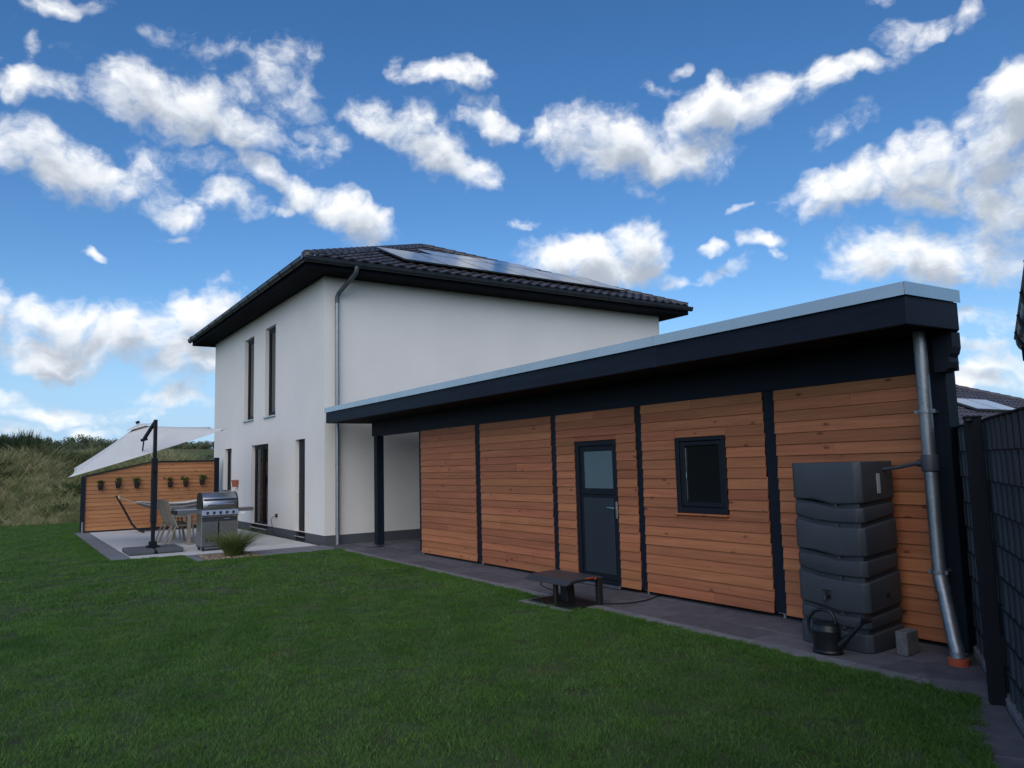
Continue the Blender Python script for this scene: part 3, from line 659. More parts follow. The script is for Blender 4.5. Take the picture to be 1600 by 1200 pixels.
sw = MB().add([(0, 0, .2), (0, HY1, .2), (0, HY1, HZ), (0, 0, HZ)], [(0, 1, 2, 3)]).add([(HX0, HY1, .2), (HX0, 0, .2), (HX0, 0, HZ), (HX0, HY1, HZ)], [(0, 1, 2, 3)]).add([(0, HY1, .2), (HX0, HY1, .2), (HX0, HY1, HZ), (0, HY1, HZ)], [(0, 1, 2, 3)])
me = bpy.data.meshes.new('side_wall'); me.from_pydata(sw.v, [], sw.f); ob('side_wall', me, 'stucco', house)
pl = MB()
for a, b in ((HX0+.012, -5.92), (-4.28, -2.04), (-1.31, -.012)): pl.box(a, b, .012, .3, -.05, .2)
pl.box(-5.92, -4.28, .09, .3, -.05, .10).box(-2.04, -1.31, .09, .3, -.05, .085)
pl.box(-.3, -.012, .3, HY1, -.05, .2).box(HX0+.012, HX0+.3, .3, HY1, -.05, .2)
part('plinth', pl, 'plinth', house)
def window(x0, x1, z0, z1, leaf=None, sill=True, mat='glass', name='window'):
    y = .10; mb = MB(); w = .075
    mb.box(x0, x0+w, y, y+.07, z0, z1).box(x1-w, x1, y, y+.07, z0, z1).box(x0+w, x1-w, y, y+.07, z1-w, z1).box(x0+w, x1-w, y, y+.07, z0, z0+w)
    f = part(name, mb, 'anthracite', house, .004)
    panes = [(x0+w, x1-w)] if leaf is None else [(x0+w, leaf-.05), (leaf+.05, x1-w)]
    if leaf is not None: part('mullion', MB().box(leaf-.05, leaf+.05, y-.012, y+.07, z0+w, z1-w), 'anthracite', f, .003)
    for a, b in panes:
        part('sash', MB().box(a, a+.055, y+.012, y+.06, z0+w, z1-w).box(b-.055, b, y+.012, y+.06, z0+w, z1-w).box(a+.055, b-.055, y+.012, y+.06, z1-w-.055, z1-w).box(a+.055, b-.055, y+.012, y+.06, z0+w, z0+w+.055), 'anthracite', f, .003)
        part('pane', MB().box(a+.05, b-.05, y+.03, y+.042, z0+w+.05, z1-w-.05), mat, f)
    if sill: part('sill', MB().box(x0-.05, x1+.05, -.055, y, z0-.028, z0+.004), 'chrome', f, .004)
    return f
window(*OPEN[0]); window(*OPEN[1]); window(*OPEN[4])
pd = window(*OPEN[3], leaf=-5.1, sill=False, mat='clear', name='patio_door')
part('threshold', MB().box(-5.92, -4.28, -.03, .098, .085, .118), 'chrome', pd, .004)
part('curtain', MB().add([(-5.36+.026*i, .245+.022*math.sin(i*1.4), z) for z in (.16, 2.32) for i in range(22)], [(i, i+1, i+23, i+22) for i in range(21)]), 'curtain', pd, smooth=True)
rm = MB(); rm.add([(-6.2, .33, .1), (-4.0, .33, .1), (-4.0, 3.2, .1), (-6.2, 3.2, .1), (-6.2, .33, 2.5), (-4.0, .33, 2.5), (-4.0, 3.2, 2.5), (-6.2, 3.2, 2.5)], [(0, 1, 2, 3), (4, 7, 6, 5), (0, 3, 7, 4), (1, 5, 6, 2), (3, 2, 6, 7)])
me = bpy.data.meshes.new('room'); me.from_pydata(rm.v, [], rm.f); ob('room', me, 'dark', house)
x0, x1, z0, z1 = OPEN[2]
dr = part('side_door', MB().box(x0, x1, .10, .16, z0, z1), 'anthracite', house, .006)
part('door_panel', MB().box(x0+.09, x1-.09, .085, .10, z0+.08, z1-.09), 'anthracite', dr, .006)
part('door_handle', MB().tube([(x0+.13, .085, 1.07), (x0+.13, .035, 1.07), (x0+.24, .035, 1.07)], .010, 8), 'chrome', dr, smooth=True)
part('threshold', MB().box(x0, x1, -.02, .098, .07, .098), 'chrome', dr, .003)
sk = part('outdoor_socket', MB().box(-3.49, -3.40, -.045, -.001, .46, .55), 'rubber', house, .008)
part('cable', MB().tube([(-3.46, -.05, .49), (-3.52, -.09, .47), (-3.60, -.10, .40), (-3.58, -.10, .30), (-3.50, -.09, .18), (-3.44, -.07, .06), (-3.30, -.06, .014), (-2.8, -.10, .014)], .007, 6), 'cord', sk, smooth=True)
# eaves
OUT = .60
for k in range(5):                                       # soffit boards, front then right side
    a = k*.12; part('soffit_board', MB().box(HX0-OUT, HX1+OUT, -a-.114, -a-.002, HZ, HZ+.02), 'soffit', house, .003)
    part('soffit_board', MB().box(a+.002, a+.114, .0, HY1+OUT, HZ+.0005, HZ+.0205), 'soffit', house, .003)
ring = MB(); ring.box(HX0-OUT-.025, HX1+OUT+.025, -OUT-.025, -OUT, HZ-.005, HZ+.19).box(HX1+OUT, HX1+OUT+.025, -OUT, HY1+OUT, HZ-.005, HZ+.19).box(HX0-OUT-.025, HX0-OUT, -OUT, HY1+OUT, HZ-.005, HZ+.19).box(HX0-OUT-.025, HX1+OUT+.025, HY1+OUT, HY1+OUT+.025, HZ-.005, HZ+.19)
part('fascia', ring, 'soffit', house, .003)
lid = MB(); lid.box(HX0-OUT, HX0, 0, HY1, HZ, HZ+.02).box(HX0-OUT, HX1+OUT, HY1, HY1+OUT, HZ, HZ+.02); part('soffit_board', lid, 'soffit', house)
def gutter_prof(r=.068, n=9): return [(-r*math.cos(math.pi*k/n), -r*1.55*math.sin(math.pi*k/n)**.8) for k in range(n+1)]
def gutter(p0, p1, outdir, parent, mat='gutter', r=.074, name='gutter'):
    p0, p1, o = Vector(p0), Vector(p1), Vector(outdir); mb = MB(); pr = gutter_prof(r); n = len(pr)
    for p in (p0, p1): mb.v += [tuple(p+o*a+Vector((0, 0, b))) for a, b in pr]
    for p in (p0, p1): mb.v += [tuple(p+o*a*.93+Vector((0, 0, b*.93))) for a, b in pr]
    for k in range(n-1): mb.f += [(k, k+1, n+k+1, n+k), (2*n+k, 3*n+k, 3*n+k+1, 2*n+k+1), (k, 2*n+k, 2*n+k+1, k+1), (n+k, n+k+1, 3*n+k+1, 3*n+k)]
    mb.tube([p0+o*r, p1+o*r], .011, 8)
    g = part(name, mb, mat, parent, smooth=True)
    l = (p1-p0).length; d = (p1-p0).normalized()
    for i in range(int(l/.9)):
        q = p0+d*(.45+i*.9); b = MB()
        for k in range(n-1):
            a0, a1 = pr[k], pr[k+1]; b.bar(q+o*a0[0]*1.05+Vector((0, 0, a0[1]*1.05)), q+o*a1[0]*1.05+Vector((0, 0, a1[1]*1.05)), .025, .006, d)
        part('gutter_bracket', b, mat, g)
    return g
GZ0 = HZ+.205; go_ = OUT+.025+.07
gutter((HX0-OUT-.09, -go_, GZ0), (HX1+OUT+.09, -go_, GZ0), (0, -1, 0), house)
gutter((go_, -OUT-.09, GZ0), (go_, HY1+OUT+.09, GZ0), (1, 0, 0), house)
# roof
RO = .66; RZ = HZ+.215; AP = Vector(((HX0+HX1)/2, (HY0+HY1)/2, 8.76)); c4 = [(HX0-RO, -RO), (HX1+RO, -RO), (HX1+RO, HY1+RO), (HX0-RO, HY1+RO)]
rf = part('roof', MB().add([(x, y, RZ) for x, y in c4]+[tuple(AP)], [(0, 1, 4), (1, 2, 4), (2, 3, 4), (3, 0, 4), (3, 2, 1, 0)]), 'tile', house)
run = HX1+RO-AP.x; pitch = math.atan2(AP.z-RZ, run); cp, sp = math.cos(pitch), math.sin(pitch)
RM = Matrix(((0, -cp, sp), (1, 0, 0), (0, sp, cp))).to_4x4()            # local x along +Y, local y up the slope, local z off the roof
def on_roof(y, v, lift=0): p = Vector((HX1+RO-v*cp+lift*sp, y, RZ+v*sp+lift*cp)); mm = RM.copy(); mm.translation = p; return mm
tm = MB(); K = 10
for yy, zz in ((0, .046), (.40, .008)):
    for k in range(K+1):
        t = k/K; tm.v.append(((t-.5)*.318, yy, zz+.044*(.5-.5*math.cos(2*math.pi*t))))
for k in range(K+1): t = k/K; tm.v.append(((t-.5)*.318, .006, .014+.044*(.5-.5*math.cos(2*math.pi*t))))
tm.f = [(k, k+1, K+2+k, K+1+k) for k in range(K)]+[(2*K+2+k, 2*K+3+k, k+1, k) for k in range(K)]
tmesh = tm.mesh('tile', smooth=True)
PAN = [(2.0+i*1.205, .78, 1.19, 1.98) for i in range(6)]+[(3.75+i*1.86, 2.80, 1.84, 1.10) for i in range(2)]      # y, slope, width, height
slope_len = run/cp; nrow = int(slope_len/.335)
for r in range(nrow):
    v = r*.335+.0; lo, hi = -RO+(v+.17)*cp, HY1+RO-(v+.17)*cp; c = 0
    y = -RO+.15
    while y < hi:
        if y > lo-.02 and y < hi+.02 and not any(a+.22 < y < a+w-.22 and b+.0 < v and v+.40 < b+h-.0 for a, b, w, h in PAN):
            o = ob('tile', tmesh, 'tile', rf); o.matrix_local = on_roof(y, v, .004)
        y += .30
cap = MB(); Kc = 7
for yy, rr in ((0, .115), (.40, .095)):
    for k in range(Kc+1):
        t = math.pi*k/Kc; cap.v.append((math.cos(t)*rr*1.15, yy, math.sin(t)*rr-.01))
for k in range(Kc+1): t = math.pi*k/Kc; cap.v.append((math.cos(t)*.092*1.15, .004, math.sin(t)*.092-.012))
cap.f = [(k, k+1, Kc+2+k, Kc+1+k) for k in range(Kc)]+[(2*Kc+2+k, 2*Kc+3+k, k+1, k) for k in range(Kc)]
cmesh = cap.mesh('ridge_tile', smooth=True)
def hip(p0, p1):
    p0, p1 = Vector(p0), Vector(p1); d = (p1-p0).normalized(); sx = d.cross(Vector((0, 0, 1))).normalized(); up = sx.cross(d); n = int((p1-p0).length/.36)
    for i in range(n):
        mm = Matrix((sx, d, up)).transposed().to_4x4(); mm.translation = p0+d*(i*.36)+up*.035; o = ob('ridge_tile', cmesh, 'tile', rf); o.matrix_local = mm
hip((HX1+RO-.05, -RO+.05, RZ+.02), AP); hip((HX1+RO-.05, HY1+RO-.05, RZ+.02), AP)
part('end_cap', MB().lathe([(.13, -.05), (.13, .02), (.11, .08), (.06, .115), (.0, .125)], (HX1+RO-.08, -RO+.08, RZ+.03), 14), 'tile', rf, smooth=True)
part('hip_cover', MB().tube([(HX0-RO, -RO, RZ+.02), tuple(AP)], .1, 8).tube([(HX0-RO, HY1+RO, RZ+.02), tuple(AP)], .1, 8), 'tile', rf, smooth=True)
for a, b, w, h in PAN:
    o = ob('solar_panel', MB().box(0, w, 0, h, 0, .035).mesh('solar_panel', .002), 'steel_dark', house); o.matrix_local = on_roof(a, b, .125)
    g = ob('solar_cells', MB().box(.018, w-.018, .018, h-.018, .0355, .038), 'solar', o)
# downpipe of the house
dx, dy = .085, .265
dp = part('downpipe', MB().tube([(dx, dy, 5.45), (dx, dy, 3.0), (dx, dy, .0)], .045, 14), 'galv', house, smooth=True)
part('elbow', MB().tube([(go_, .48, GZ0-.02), (go_, .48, 6.02), (go_-.03, .47, 5.96), (dx+.05, dy+.03, 5.62), (dx, dy, 5.53), (dx, dy, 5.38)], [.062, .055, .05, .05, .05, .05], 14), 'zinc_dark', dp, smooth=True)
for z in (5.30, 3.35, 1.75, .35): part('pipe_clip', MB().lathe([(.052, -.014), (.052, .014)], (dx, dy, z), 14).box(.0, .04, dy-.012, dy+.012, z-.01, z+.01), 'galv', dp)

# ================================================================== SHED WITH FLAT ROOF
shed = thing('garden_shed', 'long larch clad shed with dark posts under a flat overhanging roof', 'shed')
FY = .75
boundary = lambda t: (13.18-.53*t, .62+.85*t)
RP = [(.36, -.10), (13.145, -.10), (13.185, .62), boundary(6.0), (.36, boundary(6.0)[1])]
def inset(p, d): cx, cy = 6.8, 2.8; return [(x+(d if x < cx else -d), y+(d if y < cy else -d)) for x, y in p]
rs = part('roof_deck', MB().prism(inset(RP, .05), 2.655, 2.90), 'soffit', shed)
def edge_board(p0, p1, z0, z1, th, mat, name, parent, bev=.004):
    p0, p1 = Vector((*p0, 0)), Vector((*p1, 0)); d = (p1-p0).normalized(); n = Vector((d.y, -d.x, 0))
    q = [p0, p1, p1-n*th, p0-n*th]; return part(name, MB().prism([(v.x, v.y) for v in q], z0, z1), mat, parent, bev)
xs = [.36, 3.55, 7.2, 10.4, 13.145]
for a, b in zip(xs, xs[1:]): edge_board((a+.001, -.10), (b-.001, -.10), 2.635, 2.865, .045, 'darkwood', 'fascia_board', shed)
edge_board((13.145, -.097), (13.185, .62), 2.635, 2.865, .045, 'darkwood', 'fascia_board', shed)
edge_board(RP[2], RP[3], 2.635, 2.865, .045, 'darkwood', 'fascia_board', shed)
edge_board((.36, 5.7), (.36, -.055), 2.635, 2.865, .045, 'darkwood', 'fascia_board', shed)
xs = [.345, 2.9, 5.4, 7.9, 10.4, 13.156]
for a, b in zip(xs, xs[1:]):
    part('flashing', MB().box(a+.0015, b-.0015, -.128, -.122, 2.864, 2.968).box(a+.0015, b-.0015, -.122, .03, 2.963, 2.968), 'zinc', shed)
part('flashing', MB().prism([(13.158, -.128), (13.164, -.128), (13.203, .64), (13.197, .64)], 2.864, 2.968).prism([(13.03, -.12), (13.158, -.12), (13.197, .64), (13.05, .64)], 2.9635, 2.9685), 'zinc', shed)
part('flashing', MB().prism([(.339, -.128), (.345, -.128), (.345, 5.7), (.339, 5.7)], 2.864, 2.968), 'zinc', shed)
part('roof_membrane', MB().prism(inset(RP, .06), 2.90, 2.93), 'rubber', shed)
# rafters under the overhang
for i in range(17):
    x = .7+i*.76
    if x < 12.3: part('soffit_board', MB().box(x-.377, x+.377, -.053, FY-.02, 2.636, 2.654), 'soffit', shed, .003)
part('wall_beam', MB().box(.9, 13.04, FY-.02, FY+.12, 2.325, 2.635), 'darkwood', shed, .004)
pe = [(12.97, 2.30), (13.06, 2.30), (13.10, 2.33), (13.115, 2.38), (13.10, 2.42), (13.125, 2.45), (13.14, 2.50), (13.14, 2.63), (12.97, 2.63)]
part('beam_end', MB().profile(pe, FY-.17, FY-.03), 'darkwood', shed, .004)
part('backing_wall', MB().prism([(3.22, FY+.065), (12.99, FY+.065), (10.2, 5.5), (3.22, 5.5)], .06, 2.5), 'dark', shed)
part('unseen_back_wall', MB().box(.37, 3.21, 5.5, 5.62, 0, 2.63), 'darkwood', shed)  # unseen wall, added so that no light enters the bay from behind
POSTS = [(3.10, 3.20), (5.206, 5.372), (7.355, 7.479), (9.135, 9.251), (11.096, 11.238)]
for a, b in POSTS:
    p = part('post', MB().box(a, b, FY-.004, FY+.10, .055, 2.326), 'darkwood_z', shed, .005)
    part('post_foot', MB().tube([((a+b)/2, FY+.05, .0), ((a+b)/2, FY+.05, .06)], .018, 10).box(a+.02, b-.02, FY+.01, FY+.09, .045, .055), 'galv', p, smooth=True)
cpst = part('post', MB().box(12.842, 13.01, FY-.07, FY+.10, .02, 2.326), 'darkwood_z', shed, .005)
part('post', MB().box(.98, 1.14, .74, .90, .03, 2.326), 'darkwood_z', shed, .005)
# larch boards, lapped: each leans out at its lower edge
PITCH = .1145; DOOR = (7.897, 8.765, .03, 1.925); WIN = (9.822, 10.572, 1.02, 1.892)
def plank(x0, x1, z0, h=PITCH+.018, jit=0.):
    a = MB(); yb, yt = FY-.025+jit, FY-.009+jit; th = .016
    a.add([(x0, yb, z0), (x1, yb, z0), (x1, yt, z0+h), (x0, yt, z0+h), (x0, yb+th, z0), (x1, yb+th, z0), (x1, yt+th, z0+h), (x0, yt+th, z0+h)],
          [(0, 1, 2, 3), (5, 4, 7, 6), (1, 5, 6, 2), (4, 0, 3, 7), (3, 2, 6, 7), (4, 5, 1, 0)])
    return part('plank', a, 'larch', shed, .0025)
for (a, b) in ((3.20, 5.206), (5.372, 7.355), (7.479, 9.135), (9.251, 11.096), (11.238, 12.842)):
    for r in range(20):
        z = .042+r*PITCH; h = PITCH+.018 if r < 19 else PITCH-.002
        e0, e1 = a+.001+rng.uniform(-.006, .006), b-.001+rng.uniform(-.006, .006); jt = rng.normal(0, .0012); zj = z+rng.normal(0, .0012)
        ho = next((q for q in (DOOR, WIN) if a < q[0] < b and z+PITCH > q[2] and z < q[3]), None)
        if ho is None:
            if rng.random() < .28:                       # two boards butted end to end
                c_ = e0+(e1-e0)*rng.uniform(.25, .75); plank(e0, c_-.001, zj, h, jt); plank(c_+.001, e1, zj, h, rng.normal(0, .0012))
            else: plank(e0, e1, zj, h, jt)
            continue
        plank(e0, ho[0]-.006, zj, h, jt); plank(ho[1]+.006, e1, zj, h, jt)
        if ho[2]-.024-z > .02: plank(ho[0]-.005, ho[1]+.005, zj, ho[2]-.024-zj, jt)
        if z+PITCH-ho[3] > .02: plank(ho[0]-.005, ho[1]+.005, ho[3]+.003, z+h-ho[3]-.003, jt+.006)
# door
x0, x1, z0, z1 = DOOR; yd = FY-.012
dr = part('door', MB().box(x0, x0+.075, yd, yd+.07, z0, z1).box(x1-.06, x1, yd, yd+.07, z0, z1).box(x0+.075, x1-.06, yd, yd+.07, z1-.07, z1), 'anthracite', shed, .005)
lf = (x0+.075, x1-.06, z0+.02, z1-.07)
part('door_leaf', MB().box(lf[0]+.004, lf[1]-.004, yd+.022, yd+.06, lf[2], 1.215).box(lf[0]+.004, lf[0]+.085, yd+.022, yd+.06, 1.215, lf[3]-.003).box(lf[1]-.055, lf[1]-.004, yd+.022, yd+.06, 1.215, lf[3]-.003).box(lf[0]+.085, lf[1]-.055, yd+.022, yd+.06, lf[3]-.07, lf[3]-.003), 'anthracite', dr, .004)
part('door_rail', MB().box(lf[0]+.03, lf[1]-.02, yd+.008, yd+.021, 1.205, 1.285), 'anthracite', dr, .004)
part('door_panel', MB().box(lf[0]+.07, lf[1]-.05, yd+.013, yd+.021, z0+.14, 1.16), plain('door_panel_blue_grey', (.022, .030, .040), .45, var=.05), dr, .004)
part('pane', MB().box(lf[0]+.086, lf[1]-.056, yd+.035, yd+.045, 1.216, lf[3]-.071), 'frost', dr)
part('kick_strip', MB().box(lf[0]+.02, lf[1]-.02, yd+.002, yd+.021, z0+.075, z0+.092), 'anthracite', dr, .003)
hx = x1-.035
hd = part('door_handle', MB().box(hx-.016, hx+.016, yd-.008, yd-.001, .90, 1.12), 'chrome', dr, .003)
part('lever', MB().tube([(hx, yd-.006, 1.035), (hx, yd-.052, 1.035), (hx-.025, yd-.057, 1.037), (hx-.125, yd-.057, 1.042)], .0095, 8), 'chrome', hd, smooth=True)
part('threshold', MB().box(x0+.02, x1+.01, FY-.055, FY+.02, .008, .048), 'chrome', dr, .004)
# window
x0, x1, z0, z1 = WIN; yw = FY-.035
wn = part('window', MB().box(x0, x0+.06, yw, yw+.08, z0, z1).box(x1-.045, x1, yw, yw+.08, z0, z1).box(x0+.06, x1-.045, yw, yw+.08, z1-.045, z1).box(x0+.06, x1-.045, yw, yw+.08, z0, z0+.07), 'anthracite', shed, .005)
part('sash', MB().box(x0+.065, x0+.135, yw+.012, yw+.07, z0+.075, z1-.05).box(x1-.10, x1-.05, yw+.012, yw+.07, z0+.075, z1-.05).box(x0+.135, x1-.10, yw+.012, yw+.07, z1-.10, z1-.05).box(x0+.135, x1-.10, yw+.012, yw+.07, z0+.075, z0+.13), 'anthracite', wn, .005)
part('pane', MB().box(x0+.13, x1-.095, yw+.04, yw+.052, z0+.125, z1-.095), 'glass', wn)
part('sill', MB().box(x0-.015, x1+.015, yw-.035, yw+.03, z0-.022, z0-.002), 'larch', wn, .003)
part('window_handle', MB().box(x0+.137, x0+.150, yw+.028, yw+.038, z0+.14, z1-.12).tube([(x0+.146, yw+.03, z0+.40), (x0+.146, yw+.03, z0+.47)], .010, 8), 'chrome', wn)
# downpipe at the corner
px, py = 12.915, .50
dp = part('downpipe', MB().tube([(px, py, 2.66), (px, py, 1.6), (px, py, .66), (px+.01, py-.008, .60), (px+.035, py-.03, .53), (13.09, .30, .17), (13.115, .28, .115), (13.12, .275, .06)], .052, 18), 'galv', shed, smooth=True)
part('pipe_joint', MB().tube([(px+.006, py-.005, .625), (px+.04, py-.035, .51)], .057, 18).tube([(13.118, .277, .10), (13.12, .275, .055)], .058, 18), 'galv', dp, smooth=True)
part('drain_collar', MB().lathe([(.075, -.01), (.075, .05), (.068, .055)], (13.12, .275, 0), 20), 'orange', dp, smooth=True)
for z in (1.98, .66):
    part('pipe_clip', MB().lathe([(.060, -.014), (.060, .014)], (px, py, z), 16).box(px-.09, px-.055, py-.012, py+.012, z-.012, z+.012).box(px-.015, px+.015, py+.05, FY, z-.01, z+.01).cbox((px+.062, py, z), (.02, .03, .03)), 'galv', dp)
part('rain_diverter', MB().lathe([(.060, -.07), (.066, -.065), (.066, .06), (.060, .07)], (px, py, 1.55), 18).tube([(px-.05, py, 1.55), (px-.1, py, 1.55)], .03, 10), 'tank', dp, smooth=True)
part('hose', MB().tube([(px-.09, py, 1.55), (px-.16, py, 1.54), (px-.24, py-.03, 1.52), (px-.385, py-.06, 1.50)], .016, 8), 'tank', dp, smooth=True)

# ================================================================== RAIN TANK AND THINGS AROUND IT
tank = thing('rain_tank', 'tall anthracite plastic rainwater tank with wavy bands beside the downpipe', 'rain tank', (11.865, .06, 0))
def tank_ring(z0l, z0m, z0r, z1l, z1m, z1r, grow, W=.675, D=.57):
    """one band: outline of a bevelled box whose lower and upper rims dip towards the right corner"""
    pts = [(.05, 0), (.24, -.012), (.42, 0.0), (W-.045, 0.006), (W, .05), (W, D-.05), (W-.05, D), (.05, D), (0, D-.05), (0, .05)]
    pts = [((x-W/2)*grow+W/2, (y-D/2)*grow+D/2) for x, y in pts]
    def z(i, l, m, r): return {0: l, 1: m, 2: r, 3: r, 4: r, 5: l, 6: l, 7: l, 8: l, 9: l}[i]
    n = len(pts); mb = MB()
    mb.v = [(x, y, z(i, z0l, z0m, z0r)) for i, (x, y) in enumerate(pts)]+[(x, y, z(i, z1l, z1m, z1r)) for i, (x, y) in enumerate(pts)]
    mb.f = [(i, (i+1) % n, n+(i+1) % n, n+i) for i in range(n)]+[tuple(reversed(range(n))), tuple(range(n, 2*n))]; return mb
core = MB().box(.032, .643, .032, .54, .01, 1.52); part('tank_core', core, 'tank', tank)
g = .021
edges = [(.0, .0, .0), (.20, .19, .17), (.345, .335, .30), (.645, .605, .59), (.80, .80, .765), (1.095, 1.055, 1.04), (1.235, 1.245, 1.205), (1.575, 1.575, 1.575)]
for i in range(7):
    a, b = edges[i], edges[i+1]; gg = 1.0 if i % 2 == 0 else .985
    part('tank_band', tank_ring(a[0]+(g if i else 0), a[1]+(g if i else 0), a[2]+(g if i else 0), b[0]-(g if i < 6 else 0), b[1]-(g if i < 6 else 0), b[2]-(g if i < 6 else 0), gg), 'tank', tank, .011, 3, True)
for zz in (.185, .30, .585, .77, 1.03, 1.205): part('groove_stud', MB().box(.42, .45, .008, .03, zz-.02, zz+.02), 'tank', tank, .004)
part('tap', MB().tube([(.33, .01, .43), (.33, -.07, .43), (.33, -.085, .40)], .015, 8).tube([(.33, -.045, .43), (.33, -.045, .475)], .009, 8).cbox((.33, -.045, .482), (.07, .016, .012)), 'rubber', tank, smooth=True)
part('level_gauge', MB().box(.676, .683, .26, .31, 1.30, 1.47), 'label', tank, .003)
part('plug', MB().tube([(.67, .30, .45), (.685, .30, .45)], .022, 10), 'rubber', tank)
can = thing('watering_can', 'dark green black watering can standing in front of the rain tank', 'watering can', (12.27, -.13, .005), R(8)); can.scale = (.9, .9, .86)
def oval(prof, sx=1., n=22):
    mb = MB().lathe(prof, (0, 0, 0), n); mb.v = [(x*sx, y*.78, z) for x, y, z in mb.v]; return mb
MT['can'] = plain('dark_watering_can_plastic', (.007, .009, .011), .4, var=.15)
part('can_body', oval([(.135, .0), (.14, .012), (.137, .022), (.128, .03), (.128, .20), (.131, .21), (.128, .215), (.122, .255), (.115, .265)]), 'can', can, smooth=True)
part('can_rim', oval([(.105, .262), (.118, .262), (.118, .283), (.105, .283)], 1.), 'can', can, smooth=True)
part('handle', MB().tube([(.09, 0, .25), (.088, 0, .33), (.05, 0, .385), (-.03, 0, .40), (-.11, 0, .375), (-.165, 0, .30), (-.172, 0, .22), (-.15, 0, .15), (-.115, 0, .10)], [.015, .015, .016, .017, .016, .015, .014, .014, .014], 10), 'can', can, smooth=True)
sp_ = part('spout', MB().tube([(.09, 0, .07), (.14, 0, .10), (.20, 0, .165), (.30, 0, .275), (.345, 0, .325)], [.045, .038, .026, .019, .016], 12), 'can', can, smooth=True)
part('rose', MB().tube([(.335, 0, .315), (.36, 0, .345), (.385, 0, .372), (.392, 0, .380)], [.018, .035, .052, .050], 14), 'can', sp_, smooth=True)
tag(part('concrete_block', MB().box(-.045, .050, -.08, .12, 0, .19), 'concrete', None, .006, loc=(12.70, .30, .001), rot=(0, 0, R(4))), 'small grey concrete block on the pavers between tank and downpipe', 'block')

# ================================================================== MOWER DOCK
dock = thing('mower_dock', 'low black robot mower shelter on a slotted base at the lawn edge', 'mower dock', (8.98, -.33, .0)); dock.scale = (1, 1, .92)
bp = part('base_plate', MB().box(-.40, .40, -.27, .25, -.004, .016), 'rubber', dock, .006)
for i in range(11): part('base_rib', MB().box(-.36+i*.068, -.335+i*.068, -.24, .2, .016, .028), 'rubber', bp)
frame = MB().box(-.47, .46, -.36, -.275, -.01, .010).box(-.47, -.405, -.275, .22, -.01, .010); part('paver_frame', frame, 'edging', dock, .004)
MT['canopy'] = plain('grey_shelter_roof', (.045, .050, .058), .40, var=.1)
cv = [(-.31, .292), (-.235, .338), (-.17, .350), (.05, .358), (.20, .354), (.235, .335), (.24, .32), (.205, .326), (.16, .338), (.05, .342), (-.16, .334), (-.228, .322), (-.30, .282)]
cn = MB().profile([(y, z) for y, z in cv], -.40, .40); cn.v = [(y, x, z) for x, y, z in cn.v]
part('canopy', cn, 'canopy', dock, .004)
for sx in (-.30, .37): part('leg', MB().box(sx-.032, sx+.032, .165, .235, 0, .325), 'rubber', dock, .012, 2)
part('end_bow', MB().tube([(.385, .19, .318), (.385, .14, .328), (.385, .04, .330), (.385, -.15, .322), (.385, -.22, .308), (.385, -.275, .288)], .018, 8), 'rubber', dock, smooth=True)
part('leg', MB().box(.0, .05, -.19, -.14, .016, .318), 'rubber', dock, .008)
tw = part('charging_tower', MB().profile([(-.06, .016), (.07, .016), (.055, .20), (.02, .285), (-.05, .27), (-.075, .22), (-.05, .18)], -.03, .09), 'rubber', dock, .01, 2)
part('charging_contact', MB().tube([(-.06, .03, .17), (-.11, .03, .165)], .016, 8), 'rubber', tw)
part('orange_badge', MB().cbox((.404, .03, .348), (.008, .11, .009)).tube([(.407, .10, .348), (.412, .115, .322), (.407, .13, .348)], .004, 6), 'orange_tag', dock)
tag(part('charging_cable', MB().tube([(9.37, -.12, .012), (9.5, .05, .012), (9.56, .22, .012), (9.54, .42, .012), (9.47, .62, .012), (9.42, .80, .02)], .007, 6), 'cord', None, smooth=True), 'black cable crossing the pavers from mower dock to the shed right of door', 'cable')
tag(part('power_cable', MB().tube([(8.55, -.12, .012), (8.3, .02, .012), (8.0, .10, .012), (7.7, .22, .012), (7.5, .40, .012), (7.40, .72, .02)], .006, 6), 'cord', None, smooth=True), 'black cable on the pavers running behind the mower dock left of door', 'cable')

# ================================================================== FENCE
fence = thing('privacy_fence', 'dark anthracite mesh fence woven with privacy strips along the right boundary', 'fence')
FH, ROW = 1.825, .202
def strip_mesh(s0, s1, phase):
    pts = []; s = s0; k = phase
    while s < s1-1e-6:
        e = min(s+.095, s1); o = .016 if k % 2 else -.016; pts += [(s+.012, o), (e-.012, o)]; s = e; k += 1
    mb = MB()
    for th in (0, .0025):
        for z in (-.006, ROW-.004):
            for s, o in pts: p = FD*s+FN*(o+th); mb.v.append((p.x, p.y, z))
    n = len(pts)
    for i in range(n-1):
        mb.f += [(i, i+1, n+i+1, n+i), (2*n+i, 3*n+i, 3*n+i+1, 2*n+i+1), (n+i, n+i+1, 3*n+i+1, 3*n+i), (i, 2*n+i, 2*n+i+1, i+1)]
    return mb.mesh('privacy_strip')
spans = [(-.75, 1.55), (1.68, 4.05), (4.18, 6.6), (6.73, 9.2)]
